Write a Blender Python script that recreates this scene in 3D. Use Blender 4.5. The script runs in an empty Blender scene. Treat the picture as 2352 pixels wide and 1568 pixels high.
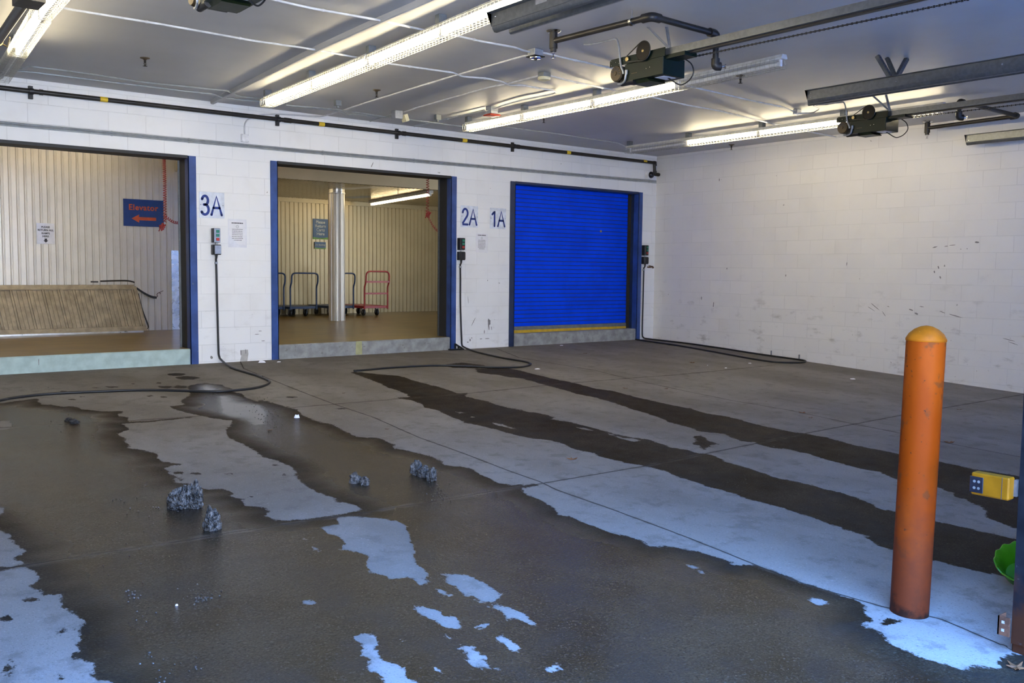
import bpy, math, random
import numpy as np
from mathutils import Vector, Matrix
random.seed(7)
S = bpy.context.scene
COL = S.collection
PI = math.pi
# ------------------------------------------------------------------ camera
YAW, PITCH, ROLL, FPX = 0.6675, -0.0746, 0.0113, 2149.27
CAM = Vector((-11.8197, -11.09, 1.1145))
a, b, cp, sp = math.cos(YAW), math.sin(YAW), math.cos(PITCH), math.sin(PITCH)
fwd = Vector((b*cp, a*cp, sp)); rt = Vector((a, -b, 0)); up = rt.cross(fwd)
R2 = rt*math.cos(ROLL) + up*math.sin(ROLL); U2 = -rt*math.sin(ROLL) + up*math.cos(ROLL)
cd = bpy.data.cameras.new('camera'); cam = bpy.data.objects.new('camera', cd); COL.objects.link(cam)
cd.sensor_width = 36.0; cd.lens = 36.0*FPX/2352.0; cd.clip_start = 0.05; cd.clip_end = 200
cam.matrix_world = Matrix(((R2.x, U2.x, -fwd.x, CAM.x), (R2.y, U2.y, -fwd.y, CAM.y), (R2.z, U2.z, -fwd.z, CAM.z), (0, 0, 0, 1)))
S.camera = cam
# ------------------------------------------------------------------ sky, exposure
W = bpy.data.worlds.new('world'); S.world = W; W.use_nodes = True
wt = W.node_tree; bg = wt.nodes['Background']            # blue winter sky over a paler, brighter band near the horizon
tc_ = wt.nodes.new('ShaderNodeTexCoord'); sx_ = wt.nodes.new('ShaderNodeSeparateXYZ'); wt.links.new(tc_.outputs['Generated'], sx_.inputs[0])
mr_ = wt.nodes.new('ShaderNodeMapRange'); mr_.interpolation_type = 'SMOOTHSTEP'; wt.links.new(sx_.outputs[2], mr_.inputs[0]); mr_.inputs[1].default_value = .12; mr_.inputs[2].default_value = .42
mx_ = wt.nodes.new('ShaderNodeMix'); mx_.data_type = 'RGBA'; wt.links.new(mr_.outputs[0], mx_.inputs[0]); mx_.inputs[6].default_value = (10.6,11.6,13, 1); mx_.inputs[7].default_value = (2.4,6.8,18, 1)
wt.links.new(mx_.outputs[2], bg.inputs[0]); bg.inputs[1].default_value = 1.0
sl = bpy.data.lights.new('sun', 'SUN'); sl.energy = 380; sl.color = (1.0, .97, .84); sl.angle = .0093; so_ = bpy.data.objects.new('sun', sl); COL.objects.link(so_)
so_.rotation_euler = (math.radians(-58), 0, math.radians(-12)); so_.location = (-8, 30, 20)   # low sun behind the building: it lights the yard outside, the bay stays in shade
S.view_settings.view_transform = 'Standard'; S.view_settings.look = 'None'; S.view_settings.gamma = 1; S.view_settings.use_curve_mapping = False
S.view_settings.exposure = 0
S.cycles.max_bounces = 10; S.cycles.diffuse_bounces = 6; S.cycles.glossy_bounces = 4
S.cycles.caustics_reflective = False; S.cycles.caustics_refractive = False
S.cycles.sample_clamp_indirect = 40.0
TUBE_POWER = 52
# ------------------------------------------------------------------ measured layout (metres; floor points are x, y on the floor plane)
WET=[[(-6.536,-1.318),(-6.466,-1.316),(-6.276,-1.622),(-6.148,-1.788),(-6.19,-2.137),(-6.175,-2.59),(-6.2,-2.951),(-6.237,-3.076),(-6.123,-3.104),(-6.272,-3.267),(-6.233,-3.618),(-6.245,-3.889),(-6.209,-4.208),(-6.228,-3.897),(-6.228,-4.162),(-6.155,-4.345),(-6.147,-4.561),(-6.252,-4.61),(-6.168,-4.821),(-6.174,-4.949),(-6.176,-5.137),(-6.167,-5.356),(-6.15,-5.512),(-6.076,-5.667),(-6.107,-5.873),(-6.131,-5.994),(-6.08,-6.101),(-6.095,-6.196),(-6.064,-6.263),(-6.034,-6.33),(-6.118,-6.527),(-6.119,-6.688),(-6.147,-6.852),(-6.189,-7.021),(-6.174,-7.154),(-6.142,-7.293),(-6.165,-7.287),(-6.144,-7.415),(-6.138,-7.549),(-6.174,-7.746),(-6.171,-7.663),(-6.202,-7.787),(-6.253,-7.91),(-6.225,-8.009),(-6.206,-8.253),(-6.168,-8.444),(-6.135,-8.572),(-6.136,-8.677),(-6.111,-8.886),(-6.821,-9.17),(-6.847,-8.983),(-6.899,-8.847),(-6.915,-8.753),(-6.927,-8.614),(-6.961,-8.409),(-6.981,-8.319),(-6.869,-8.146),(-6.857,-8.054),(-6.845,-7.915),(-6.832,-7.762),(-6.831,-7.667),(-6.805,-7.552),(-6.816,-7.411),(-6.828,-7.264),(-6.813,-7.091),(-6.839,-6.943),(-6.797,-6.791),(-6.798,-6.647),(-6.762,-6.477),(-6.777,-6.336),(-6.783,-6.288),(-6.846,-6.161),(-6.866,-5.985),(-6.847,-5.776),(-6.88,-5.631),(-6.827,-5.477),(-6.845,-5.304),(-6.944,-5.139),(-6.991,-4.883),(-6.974,-5.066),(-6.973,-4.833),(-6.992,-4.579),(-7.041,-4.395),(-7.001,-4.05),(-6.945,-3.796),(-6.976,-3.597),(-6.894,-3.447),(-6.887,-3.198),(-6.91,-3.162),(-6.922,-3.033),(-6.772,-3.039),(-6.699,-2.666),(-6.691,-2.441),(-6.626,-2.137),(-6.594,-1.85)],[(-4.994,-1.67),(-4.592,-1.783),(-4.544,-1.987),(-4.592,-2.377),(-4.608,-2.758),(-4.591,-3.082),(-4.642,-3.508),(-4.559,-3.691),(-4.614,-3.987),(-4.628,-4.288),(-4.641,-4.575),(-4.601,-4.836),(-4.666,-5.109),(-4.596,-5.293),(-4.635,-5.557),(-4.673,-5.808),(-4.654,-6.076),(-4.597,-6.2),(-4.601,-6.216),(-4.586,-6.432),(-4.63,-6.729),(-4.619,-6.876),(-4.593,-7.118),(-4.561,-7.438),(-4.565,-7.6),(-4.559,-7.684),(-4.469,-7.968),(-4.475,-8.229),(-5.812,-8.766),(-5.908,-8.576),(-5.877,-8.492),(-5.813,-8.353),(-5.574,-8.232),(-5.595,-8.182),(-5.502,-8.084),(-5.515,-8.014),(-5.426,-7.954),(-5.432,-7.901),(-5.377,-7.833),(-5.426,-7.525),(-5.377,-7.444),(-5.341,-7.352),(-5.376,-7.216),(-5.352,-7.031),(-5.343,-6.806),(-5.288,-6.707),(-5.307,-6.541),(-5.325,-6.346),(-5.32,-6.549),(-5.376,-6.411),(-5.371,-6.277),(-5.335,-6.197),(-5.397,-6.123),(-5.362,-5.998),(-5.292,-5.857),(-5.415,-5.668),(-5.342,-5.453),(-5.336,-5.258),(-5.233,-5.0),(-5.193,-4.651),(-5.103,-4.343),(-5.056,-3.948),(-5.069,-3.676),(-5.02,-3.28),(-5.004,-2.992),(-4.94,-2.606),(-5.029,-2.348),(-5.044,-2.23),(-5.151,-1.955)],[(-10.535,-1.671),(-10.268,-1.709),(-9.943,-1.582),(-9.987,-1.938),(-9.891,-1.956),(-9.84,-2.103),(-9.751,-2.117),(-9.715,-2.314),(-9.613,-2.454),(-9.432,-2.545),(-9.537,-2.719),(-9.484,-2.856),(-9.523,-3.022),(-9.37,-3.055),(-9.174,-3.055),(-8.986,-3.064),(-9.05,-3.081),(-9.179,-3.096),(-9.385,-3.105),(-9.531,-3.081),(-9.618,-3.076),(-9.611,-3.329),(-9.694,-3.38),(-9.736,-3.498),(-9.744,-3.675),(-9.794,-3.989),(-9.696,-4.164),(-9.704,-4.317),(-9.742,-4.484),(-9.658,-4.624),(-9.781,-4.678),(-9.791,-4.843),(-9.761,-4.993),(-9.818,-5.055),(-9.772,-4.906),(-9.768,-5.026),(-9.826,-5.068),(-9.733,-5.197),(-9.724,-5.313),(-9.632,-5.367),(-9.61,-5.487),(-9.664,-5.559),(-9.625,-5.65),(-9.641,-5.772),(-9.59,-5.867),(-9.576,-5.97),(-9.64,-6.023),(-9.613,-6.143),(-9.542,-6.186),(-9.405,-6.21),(-9.293,-6.227),(-9.099,-6.21),(-9.1,-6.096),(-9.142,-6.005),(-9.144,-5.797),(-9.167,-5.676),(-9.148,-5.502),(-9.12,-5.363),(-9.021,-5.09),(-9.028,-4.954),(-9.044,-4.81),(-9.077,-4.699),(-9.044,-4.477),(-9.044,-4.222),(-9.035,-3.931),(-9.042,-3.966),(-8.989,-3.734),(-8.918,-3.649),(-8.784,-3.356),(-8.839,-3.273),(-8.895,-3.134),(-8.943,-2.997),(-9.025,-2.724),(-9.016,-2.487),(-8.894,-2.486),(-8.837,-2.258),(-8.633,-1.949),(-8.597,-1.75),(-8.509,-1.529),(-8.422,-1.413),(-8.269,-1.381),(-8.181,-1.526),(-8.173,-1.84),(-8.24,-1.921),(-8.207,-2.155),(-8.245,-2.416),(-8.214,-2.633),(-8.278,-2.526),(-8.17,-2.579),(-8.143,-2.67),(-8.101,-2.955),(-8.086,-3.144),(-8.157,-3.453),(-8.146,-3.783),(-8.096,-3.902),(-8.128,-4.127),(-8.156,-4.314),(-8.153,-4.438),(-8.008,-4.561),(-8.038,-4.653),(-8.037,-4.811),(-8.1,-4.954),(-8.051,-5.081),(-8.007,-5.249),(-8.002,-5.415),(-8.048,-5.567),(-7.974,-5.674),(-7.967,-5.807),(-7.996,-5.893),(-7.996,-6.014),(-8.022,-6.136),(-7.986,-6.233),(-7.879,-6.238),(-7.921,-6.29),(-7.982,-6.365),(-8.035,-6.477),(-8.034,-6.581),(-8.071,-6.727),(-8.133,-6.896),(-8.113,-7.015),(-8.126,-7.154),(-8.125,-7.295),(-8.125,-7.322),(-8.089,-7.421),(-8.071,-7.485),(-8.087,-7.61),(-7.989,-7.692),(-7.94,-7.834),(-7.918,-7.932),(-7.91,-8.02),(-7.949,-8.064),(-7.835,-8.114),(-7.832,-8.217),(-7.829,-8.318),(-7.86,-8.393),(-7.829,-8.485),(-7.831,-8.594),(-7.825,-8.694),(-7.874,-8.765),(-7.955,-8.811),(-7.957,-8.87),(-8.081,-8.891),(-8.065,-8.95),(-8.078,-8.982),(-8.126,-9.028),(-8.159,-9.083),(-8.153,-9.172),(-8.147,-9.281),(-8.126,-9.359),(-8.067,-9.36),(-7.994,-9.422),(-7.887,-9.402),(-7.801,-9.378),(-7.642,-9.5),(-8.485,-9.945),(-11.648,-7.764),(-10.906,-7.662),(-10.905,-7.61),(-10.955,-7.559),(-10.958,-7.483),(-10.926,-7.428),(-10.964,-7.396),(-10.965,-7.323),(-10.928,-7.266),(-10.943,-7.228),(-10.902,-7.14),(-10.903,-7.08),(-10.85,-7.007),(-10.881,-6.857),(-10.891,-6.809),(-10.877,-6.652),(-10.929,-6.6),(-10.957,-6.472),(-10.892,-6.418),(-10.896,-6.275),(-10.945,-6.182),(-10.914,-6.138),(-10.958,-6.067),(-10.868,-5.956),(-10.909,-5.826),(-10.907,-5.681),(-10.92,-5.545),(-10.987,-5.172),(-11.65,-4.954)],[(-5.651,-5.783),(-5.527,-5.778),(-5.59,-5.903),(-5.65,-5.968),(-5.675,-6.1),(-5.792,-6.101),(-5.94,-6.178),(-5.937,-6.101),(-5.841,-6.046),(-5.909,-5.993),(-5.741,-5.918)],[(-5.216,-1.235),(-4.815,-1.145),(-4.694,-1.458),(-4.734,-1.652),(-4.961,-1.636),(-5.194,-1.494)]]
DRY=[[(-9.452,-6.392),(-9.339,-6.378),(-9.312,-6.279),(-9.192,-6.308),(-9.089,-6.43),(-9.044,-6.501),(-9.057,-6.634),(-9.117,-6.759),(-9.203,-6.935),(-9.293,-7.092),(-9.347,-7.214),(-9.359,-7.292),(-9.413,-7.421),(-9.473,-7.412),(-9.448,-7.338),(-9.476,-7.3),(-9.548,-7.275),(-9.527,-7.227),(-9.575,-7.134),(-9.531,-7.032),(-9.469,-6.935),(-9.491,-6.852),(-9.532,-6.779),(-9.48,-6.689),(-9.442,-6.559),(-9.47,-6.489)],[(-9.273,-7.336),(-9.223,-7.399),(-9.184,-7.476),(-9.202,-7.616),(-9.216,-7.74),(-9.321,-7.755),(-9.355,-7.751),(-9.33,-7.676),(-9.342,-7.621),(-9.341,-7.546),(-9.34,-7.468)],[(-9.368,-7.769),(-9.289,-7.83),(-9.271,-7.902),(-9.268,-7.99),(-9.283,-8.063),(-9.314,-8.083),(-9.313,-8.01),(-9.334,-7.963),(-9.393,-7.975),(-9.354,-7.942),(-9.33,-7.864)],[(-9.613,-7.611),(-9.576,-7.661),(-9.561,-7.731),(-9.58,-7.77),(-9.544,-7.818),(-9.585,-7.921),(-9.636,-7.864),(-9.637,-7.815),(-9.643,-7.762),(-9.647,-7.658)],[(-10.002,-7.747),(-9.951,-7.743),(-9.927,-7.782),(-9.957,-7.851),(-9.999,-7.881),(-9.996,-7.939),(-10.012,-7.996),(-9.976,-8.1),(-10.005,-8.158),(-10.004,-8.22),(-10.043,-8.29),(-10.14,-8.225),(-10.08,-8.132),(-10.082,-8.068),(-10.104,-8.021),(-10.047,-7.987),(-10.044,-7.921),(-10.014,-7.856),(-10.015,-7.783)],[(-9.691,-8.049),(-9.666,-8.087),(-9.632,-8.094),(-9.649,-8.126),(-9.665,-8.2),(-9.682,-8.283),(-9.654,-8.288),(-9.67,-8.317),(-9.713,-8.308),(-9.735,-8.261),(-9.725,-8.187),(-9.687,-8.116)],[(-9.52,-8.087),(-9.478,-8.085),(-9.481,-8.15),(-9.477,-8.197),(-9.503,-8.237),(-9.555,-8.21),(-9.511,-8.145)],[(-9.546,-8.4),(-9.5,-8.404),(-9.461,-8.397),(-9.474,-8.455),(-9.521,-8.443)],[(-9.847,-7.872),(-9.832,-7.892),(-9.844,-7.907),(-9.857,-7.893)],[(-9.669,-7.936),(-9.661,-7.949),(-9.666,-7.976),(-9.687,-7.977)],[(-9.874,-8.181),(-9.858,-8.211),(-9.864,-8.246),(-9.88,-8.216)],[(-9.55,-7.952),(-9.51,-7.954),(-9.474,-7.957),(-9.491,-7.975),(-9.531,-7.964)],[(-9.427,-7.51),(-9.415,-7.546),(-9.412,-7.595),(-9.425,-7.598),(-9.434,-7.553)],[(-8.159,-7.925),(-8.128,-7.951),(-8.142,-7.998),(-8.143,-8.042),(-8.166,-8.071),(-8.188,-8.046),(-8.174,-8.0)],[(-7.983,-8.545),(-7.965,-8.575),(-7.961,-8.615),(-7.981,-8.649),(-8.045,-8.636),(-8.036,-8.595)],[(-9.614,-6.49),(-9.606,-6.521),(-9.632,-6.526)],[(-9.646,-6.65),(-9.638,-6.68),(-9.653,-6.756),(-9.669,-6.758)],[(-10.006,-7.316),(-9.976,-7.295),(-9.976,-7.335),(-10.007,-7.359)],[(-10.882,-5.058),(-10.828,-5.11),(-10.835,-5.215),(-10.863,-5.275),(-10.913,-5.246)],[(-10.433,-2.494),(-10.363,-2.556),(-10.347,-2.692),(-10.393,-2.864),(-10.469,-2.895),(-10.498,-2.879)],[(-6.821,-3.896),(-6.752,-3.988),(-6.795,-4.038),(-6.833,-3.976)],[(-6.812,-4.134),(-6.807,-4.219),(-6.855,-4.215)],[(-6.833,-4.472),(-6.791,-4.578),(-6.815,-4.785),(-6.856,-4.682)],[(-6.272,-5.005),(-6.208,-5.071),(-6.255,-5.188),(-6.289,-5.108)],[(-6.224,-5.367),(-6.218,-5.533),(-6.168,-5.606),(-6.166,-5.686),(-6.254,-5.66),(-6.275,-5.559)],[(-5.412,-7.827),(-5.394,-7.86),(-5.48,-7.884)]]
SPOT=[[-8.352,-0.691,0.085,-0.038,-0.031,-0.092],[-8.327,-0.972,0.11,-0.05,-0.041,-0.117],[-8.72,-1.452,0.068,-0.032,-0.023,-0.072],[-8.594,-1.512,0.061,-0.029,-0.031,-0.091],[-8.911,-2.008,0.035,-0.017,-0.013,-0.041],[-9.01,-1.905,0.029,-0.014,-0.011,-0.036],[-9.654,-1.315,0.029,-0.014,-0.01,-0.044],[-8.701,-1.18,0.025,-0.012,-0.011,-0.035],[-8.944,-1.13,0.02,-0.009,-0.008,-0.028],[-9.324,-1.219,0.028,-0.013,-0.005,-0.02],[-9.17,-1.239,0.076,-0.036,-0.009,-0.033],[-9.69,-1.772,0.026,-0.013,-0.005,-0.023],[-9.559,-1.671,0.026,-0.013,-0.006,-0.024],[-9.687,-1.106,0.016,-0.008,-0.004,-0.02],[-9.293,-1.615,0.018,-0.009,-0.005,-0.018],[-10.986,-6.649,0.028,-0.018,-0.004,-0.022],[-11.111,-6.796,0.012,-0.008,-0.003,-0.02],[-10.947,-7.059,0.009,-0.006,-0.004,-0.018],[-10.975,-7.065,0.006,-0.004,-0.003,-0.013],[-11.163,-7.244,0.009,-0.006,-0.003,-0.014],[-11.194,-7.306,0.015,-0.01,-0.003,-0.018],[-11.213,-7.343,0.013,-0.009,-0.002,-0.014],[-11.055,-7.469,0.004,-0.003,-0.002,-0.007],[-9.149,-5.234,0.012,-0.007,-0.01,-0.021],[-9.552,-5.629,0.018,-0.011,-0.007,-0.018],[-9.635,-4.921,0.02,-0.011,-0.006,-0.016],[-9.466,-5.031,0.02,-0.011,-0.006,-0.016],[-9.095,-4.969,0.018,-0.01,-0.01,-0.023],[-9.697,-4.601,0.05,-0.029,-0.01,-0.03],[-9.734,-4.848,0.024,-0.014,-0.011,-0.033],[-7.846,-2.547,0.045,-0.022,-0.018,-0.04],[-7.69,-3.301,0.037,-0.019,-0.012,-0.023],[-7.957,-8.922,0.026,-0.017,-0.023,-0.013],[-7.918,-8.927,0.027,-0.018,-0.023,-0.013]]
POOL=[[(-8.597,-1.75),(-8.434,-1.447),(-8.269,-1.381),(-8.181,-1.526),(-8.173,-1.84),(-8.322,-1.955),(-8.484,-1.935)],[(-8.452,-2.177),(-8.305,-2.144),(-8.25,-2.345),(-8.269,-2.736),(-8.381,-3.171),(-8.586,-3.619),(-8.677,-3.623),(-8.704,-3.451),(-8.731,-3.274),(-8.76,-3.092),(-8.613,-2.627)]]
DAMP=[[(-9.057,-6.522),(-9.044,-6.778),(-9.148,-7.066),(-9.151,-7.249),(-9.301,-7.412),(-9.345,-7.562),(-9.446,-7.517),(-9.361,-7.248),(-9.198,-6.889)]]
JOINT=[[(-11.028,-6.178),(-9.989,-6.219),(-9.083,-6.272),(-7.843,-6.3),(-6.789,-6.313),(-4.599,-6.197),(-2.959,-6.141),(-0.06,-6.126)],[(-10.63,-2.77),(-9.61,-2.978),(-8.939,-3.051),(-8.037,-3.047),(-7.501,-3.064),(-6.239,-3.131),(-4.836,-3.073),(-3.741,-3.098),(-2.875,-3.163),(-0.828,-3.11)],[(-7.254,0.267),(-7.527,-0.567),(-7.573,-1.402),(-7.622,-2.312),(-7.65,-3.069),(-7.638,-3.789),(-7.728,-4.685),(-7.732,-5.331),(-7.758,-5.927),(-7.754,-6.253),(-7.791,-6.478),(-7.786,-6.848),(-7.785,-6.994),(-7.792,-7.351),(-7.801,-7.639),(-7.822,-7.932),(-7.845,-8.187),(-7.856,-8.459),(-7.789,-8.814),(-7.694,-9.037),(-7.745,-9.331)],[(-3.459,-0.11),(-3.782,-1.059),(-3.641,-2.444),(-3.741,-3.099),(-3.803,-4.1),(-3.804,-4.738),(-3.721,-5.39),(-3.763,-6.159),(-3.766,-6.666),(-3.791,-7.092),(-3.766,-7.671)]]
CABLE={'A':[(-7.61,0.001),(-7.66,-0.58),(-7.621,-1.285),(-7.626,-1.174),(-7.652,-1.515),(-7.691,-1.671),(-7.802,-1.825),(-7.949,-1.936),(-8.103,-1.986),(-8.341,-2.004),(-8.532,-1.912),(-8.794,-1.714),(-9.075,-1.579),(-9.371,-1.522),(-9.658,-1.467),(-9.901,-1.47),(-10.149,-1.545),(-10.252,-1.621),(-10.547,-1.758)],'B':[(-4.014,0.023),(-4.044,-0.435),(-4.078,-1.079),(-4.031,-1.443),(-4.069,-1.652),(-4.241,-1.81),(-4.473,-1.86),(-4.782,-1.725),(-5.028,-1.508),(-5.3,-1.329),(-5.644,-1.266),(-6.011,-1.262),(-6.3,-1.298),(-6.48,-1.309)],'C':[(-0.224,-0.014),(0.051,0.032),(0.02,-0.359),(-0.016,-0.939),(-0.013,-1.454),(-0.047,-1.971),(-0.052,-2.44),(-0.025,-2.792),(-0.014,-2.971),(-0.074,-3.09),(-0.244,-3.158),(-0.455,-3.097),(-0.622,-2.934),(-0.65,-2.591),(-0.576,-2.075),(-0.497,-1.523),(-0.44,-0.957),(-0.464,-0.433),(-0.485,-0.265),(-0.465,-0.044)]}
COND={'a':[(-10.057,-3.334),(-10.018,-3.308),(-9.287,-3.325),(-8.518,-3.294),(-8.073,-3.343),(-7.966,-3.339),(-7.528,-3.321),(-7.195,-3.292),(-6.758,-3.336),(-6.503,-3.364),(-6.33,-3.272),(-6.088,-3.36),(-5.871,-3.336),(-5.688,-3.231),(-5.627,-3.33),(-5.375,-3.323),(-5.203,-3.334),(-5.091,-3.288),(-5.05,-3.177),(-5.072,-2.638),(-5.023,-2.235),(-4.954,-1.967)],'a2':[(-4.998,-1.843),(-4.963,-0.897),(-4.947,-0.184)],'b':[(-9.007,-4.579),(-8.846,-4.553),(-8.581,-4.537),(-8.005,-4.579),(-7.562,-4.545),(-7.273,-4.573),(-7.06,-4.555),(-6.685,-4.577),(-6.56,-4.529),(-6.486,-4.529)],'c':[(-6.382,-4.421),(-6.426,-4.382),(-6.415,-3.28),(-6.327,-1.239),(-6.292,-0.861),(-6.258,-0.394),(-6.258,-0.185)],'d':[(-5.775,-3.802),(-5.77,-3.293),(-5.799,-2.995),(-5.707,-1.447),(-5.653,-1.067)],'d2':[(-5.662,-0.803),(-5.613,-0.166)],'d3':[(-5.689,-3.877),(-5.284,-3.812),(-4.909,-3.783),(-4.617,-3.758)],'e':[(-4.163,-3.764),(-3.463,-3.692),(-2.882,-3.688),(-2.142,-3.593),(-1.48,-3.498),(-1.435,-3.551),(-0.704,-3.437),(0.184,-3.396)],'f':[(-6.385,-4.584),(-6.034,-4.554),(-5.522,-4.533),(-4.712,-4.446),(-4.227,-4.433),(-3.729,-4.401),(-3.089,-4.356),(-2.545,-4.344),(-2.179,-4.243)],'p1':[(-9.872,-0.607),(-9.832,-0.704),(-9.789,-0.897),(-9.358,-0.914),(-8.705,-0.835),(-8.001,-0.948),(-7.855,-0.981),(-7.623,-0.733),(-7.335,-0.779)],'p2':[(-9.896,-0.546),(-9.733,-0.609),(-8.905,-0.615),(-8.178,-0.646),(-7.904,-0.689),(-7.727,-0.536),(-7.46,-0.559),(-7.267,-0.622)],'p3':[(-7.047,-0.727),(-6.447,-0.856),(-5.647,-0.784),(-5.459,-0.812),(-4.991,-0.817),(-4.506,-0.782)],'p4':[(-7.032,-0.695),(-6.395,-0.784),(-6.177,-0.593),(-6.155,-0.717),(-5.626,-0.749)],'p5':[(-4.04,-1.012),(-3.805,-0.997),(-3.105,-0.994),(-2.221,-0.933),(-1.834,-0.918),(-1.306,-0.611)]}
SEAM=[(-7.684,-0.093),(-7.83,-1.839),(-7.962,-3.482),(-8.005,-4.395),(-8.03,-5.268)]
LIGHT={'L1':[(-10.003,-0.665),(-10.132,-2.248),(-10.258,-4.128)],'L2':[(-7.452,-1.099),(-7.552,-2.404),(-7.518,-2.376),(-7.614,-3.632),(-7.602,-3.654),(-7.701,-4.934),(-7.687,-4.964),(-7.777,-6.216)],'L3':[(-4.745,-1.133),(-4.733,-2.251),(-4.749,-2.343),(-4.767,-3.505),(-4.764,-3.543),(-4.823,-4.773),(-4.819,-4.822),(-4.869,-6.02)],'L4':[(-1.729,-1.074),(-1.643,-2.094),(-1.644,-2.124),(-1.644,-3.316),(-1.655,-3.359),(-1.652,-4.503),(-1.657,-4.565),(-1.67,-5.777)]}
CEIL={'jb':(-6.426,-4.537),'smoke':(-5.74,-3.844),'horn':(-4.961,-1.948),'box':(-5.671,-0.936),'spk1':(-8.994,-1.866),'spk2':(-6.55,-1.955),'spk3':(-4.195,-5.038),'spk4':(-0.253,-1.774),'spk5':(-4.048,-1.831),'jb2':(-2.129,-4.254),'blk1':(-6.57,-1.09),'blk2':(-5.132,-1.029),'strut_a':(-3.905,-6.443),'strut_b':(-3.687,-6.403),'strut_c':(-3.614,-6.467),'o1':(-6.082,-5.584),'o2':(-2.061,-5.303),'esc1':(-6.749,-5.139),'esc2':(-0.226,-4.84)}
SLUSH=[(-9.996,-5.62,0.141,0.108),(-9.914,-5.649,0.119,0.134),(-9.974,-6.104,0.115,0.105),(-8.845,-5.651,0.087,0.063),(-8.81,-5.722,0.08,0.046),(-8.373,-5.663,0.103,0.09),(-8.365,-5.749,0.09,0.072),(-8.369,-5.852,0.083,0.077),(-9.938,-2.765,0.072,0.025),(-9.925,-2.893,0.086,0.032)]
LEAF=[(-7.126,-5.891,0.099),(-3.731,-5.565,0.101),(-3.902,-5.777,0.051),(-3.753,-7.081,0.115),(-1.962,-6.282,0.065),(-2.586,-1.097,0.082),(-1.815,-2.456,0.091),(-4.317,-3.651,0.074),(-3.901,-3.881,0.059),(-3.514,-4.964,0.028),(-7.287,-2.566,0.04),(-7.799,-4.299,0.04),(-7.922,-9.471,0.116),(-8.66,-3.878,0.064)]
SCRAP=[(-4.256,-2.026,0.099),(-1.033,-2.834,0.074),(-1.783,-3.017,0.053),(-0.984,-4.414,0.112),(-2.233,-0.175,0.081),(-7.13,-0.17,0.118),(-6.927,-0.213,0.07),(-8.239,-3.502,0.069),(-1.819,-2.732,0.024),(-10.487,-7.048,0.015)]
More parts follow.
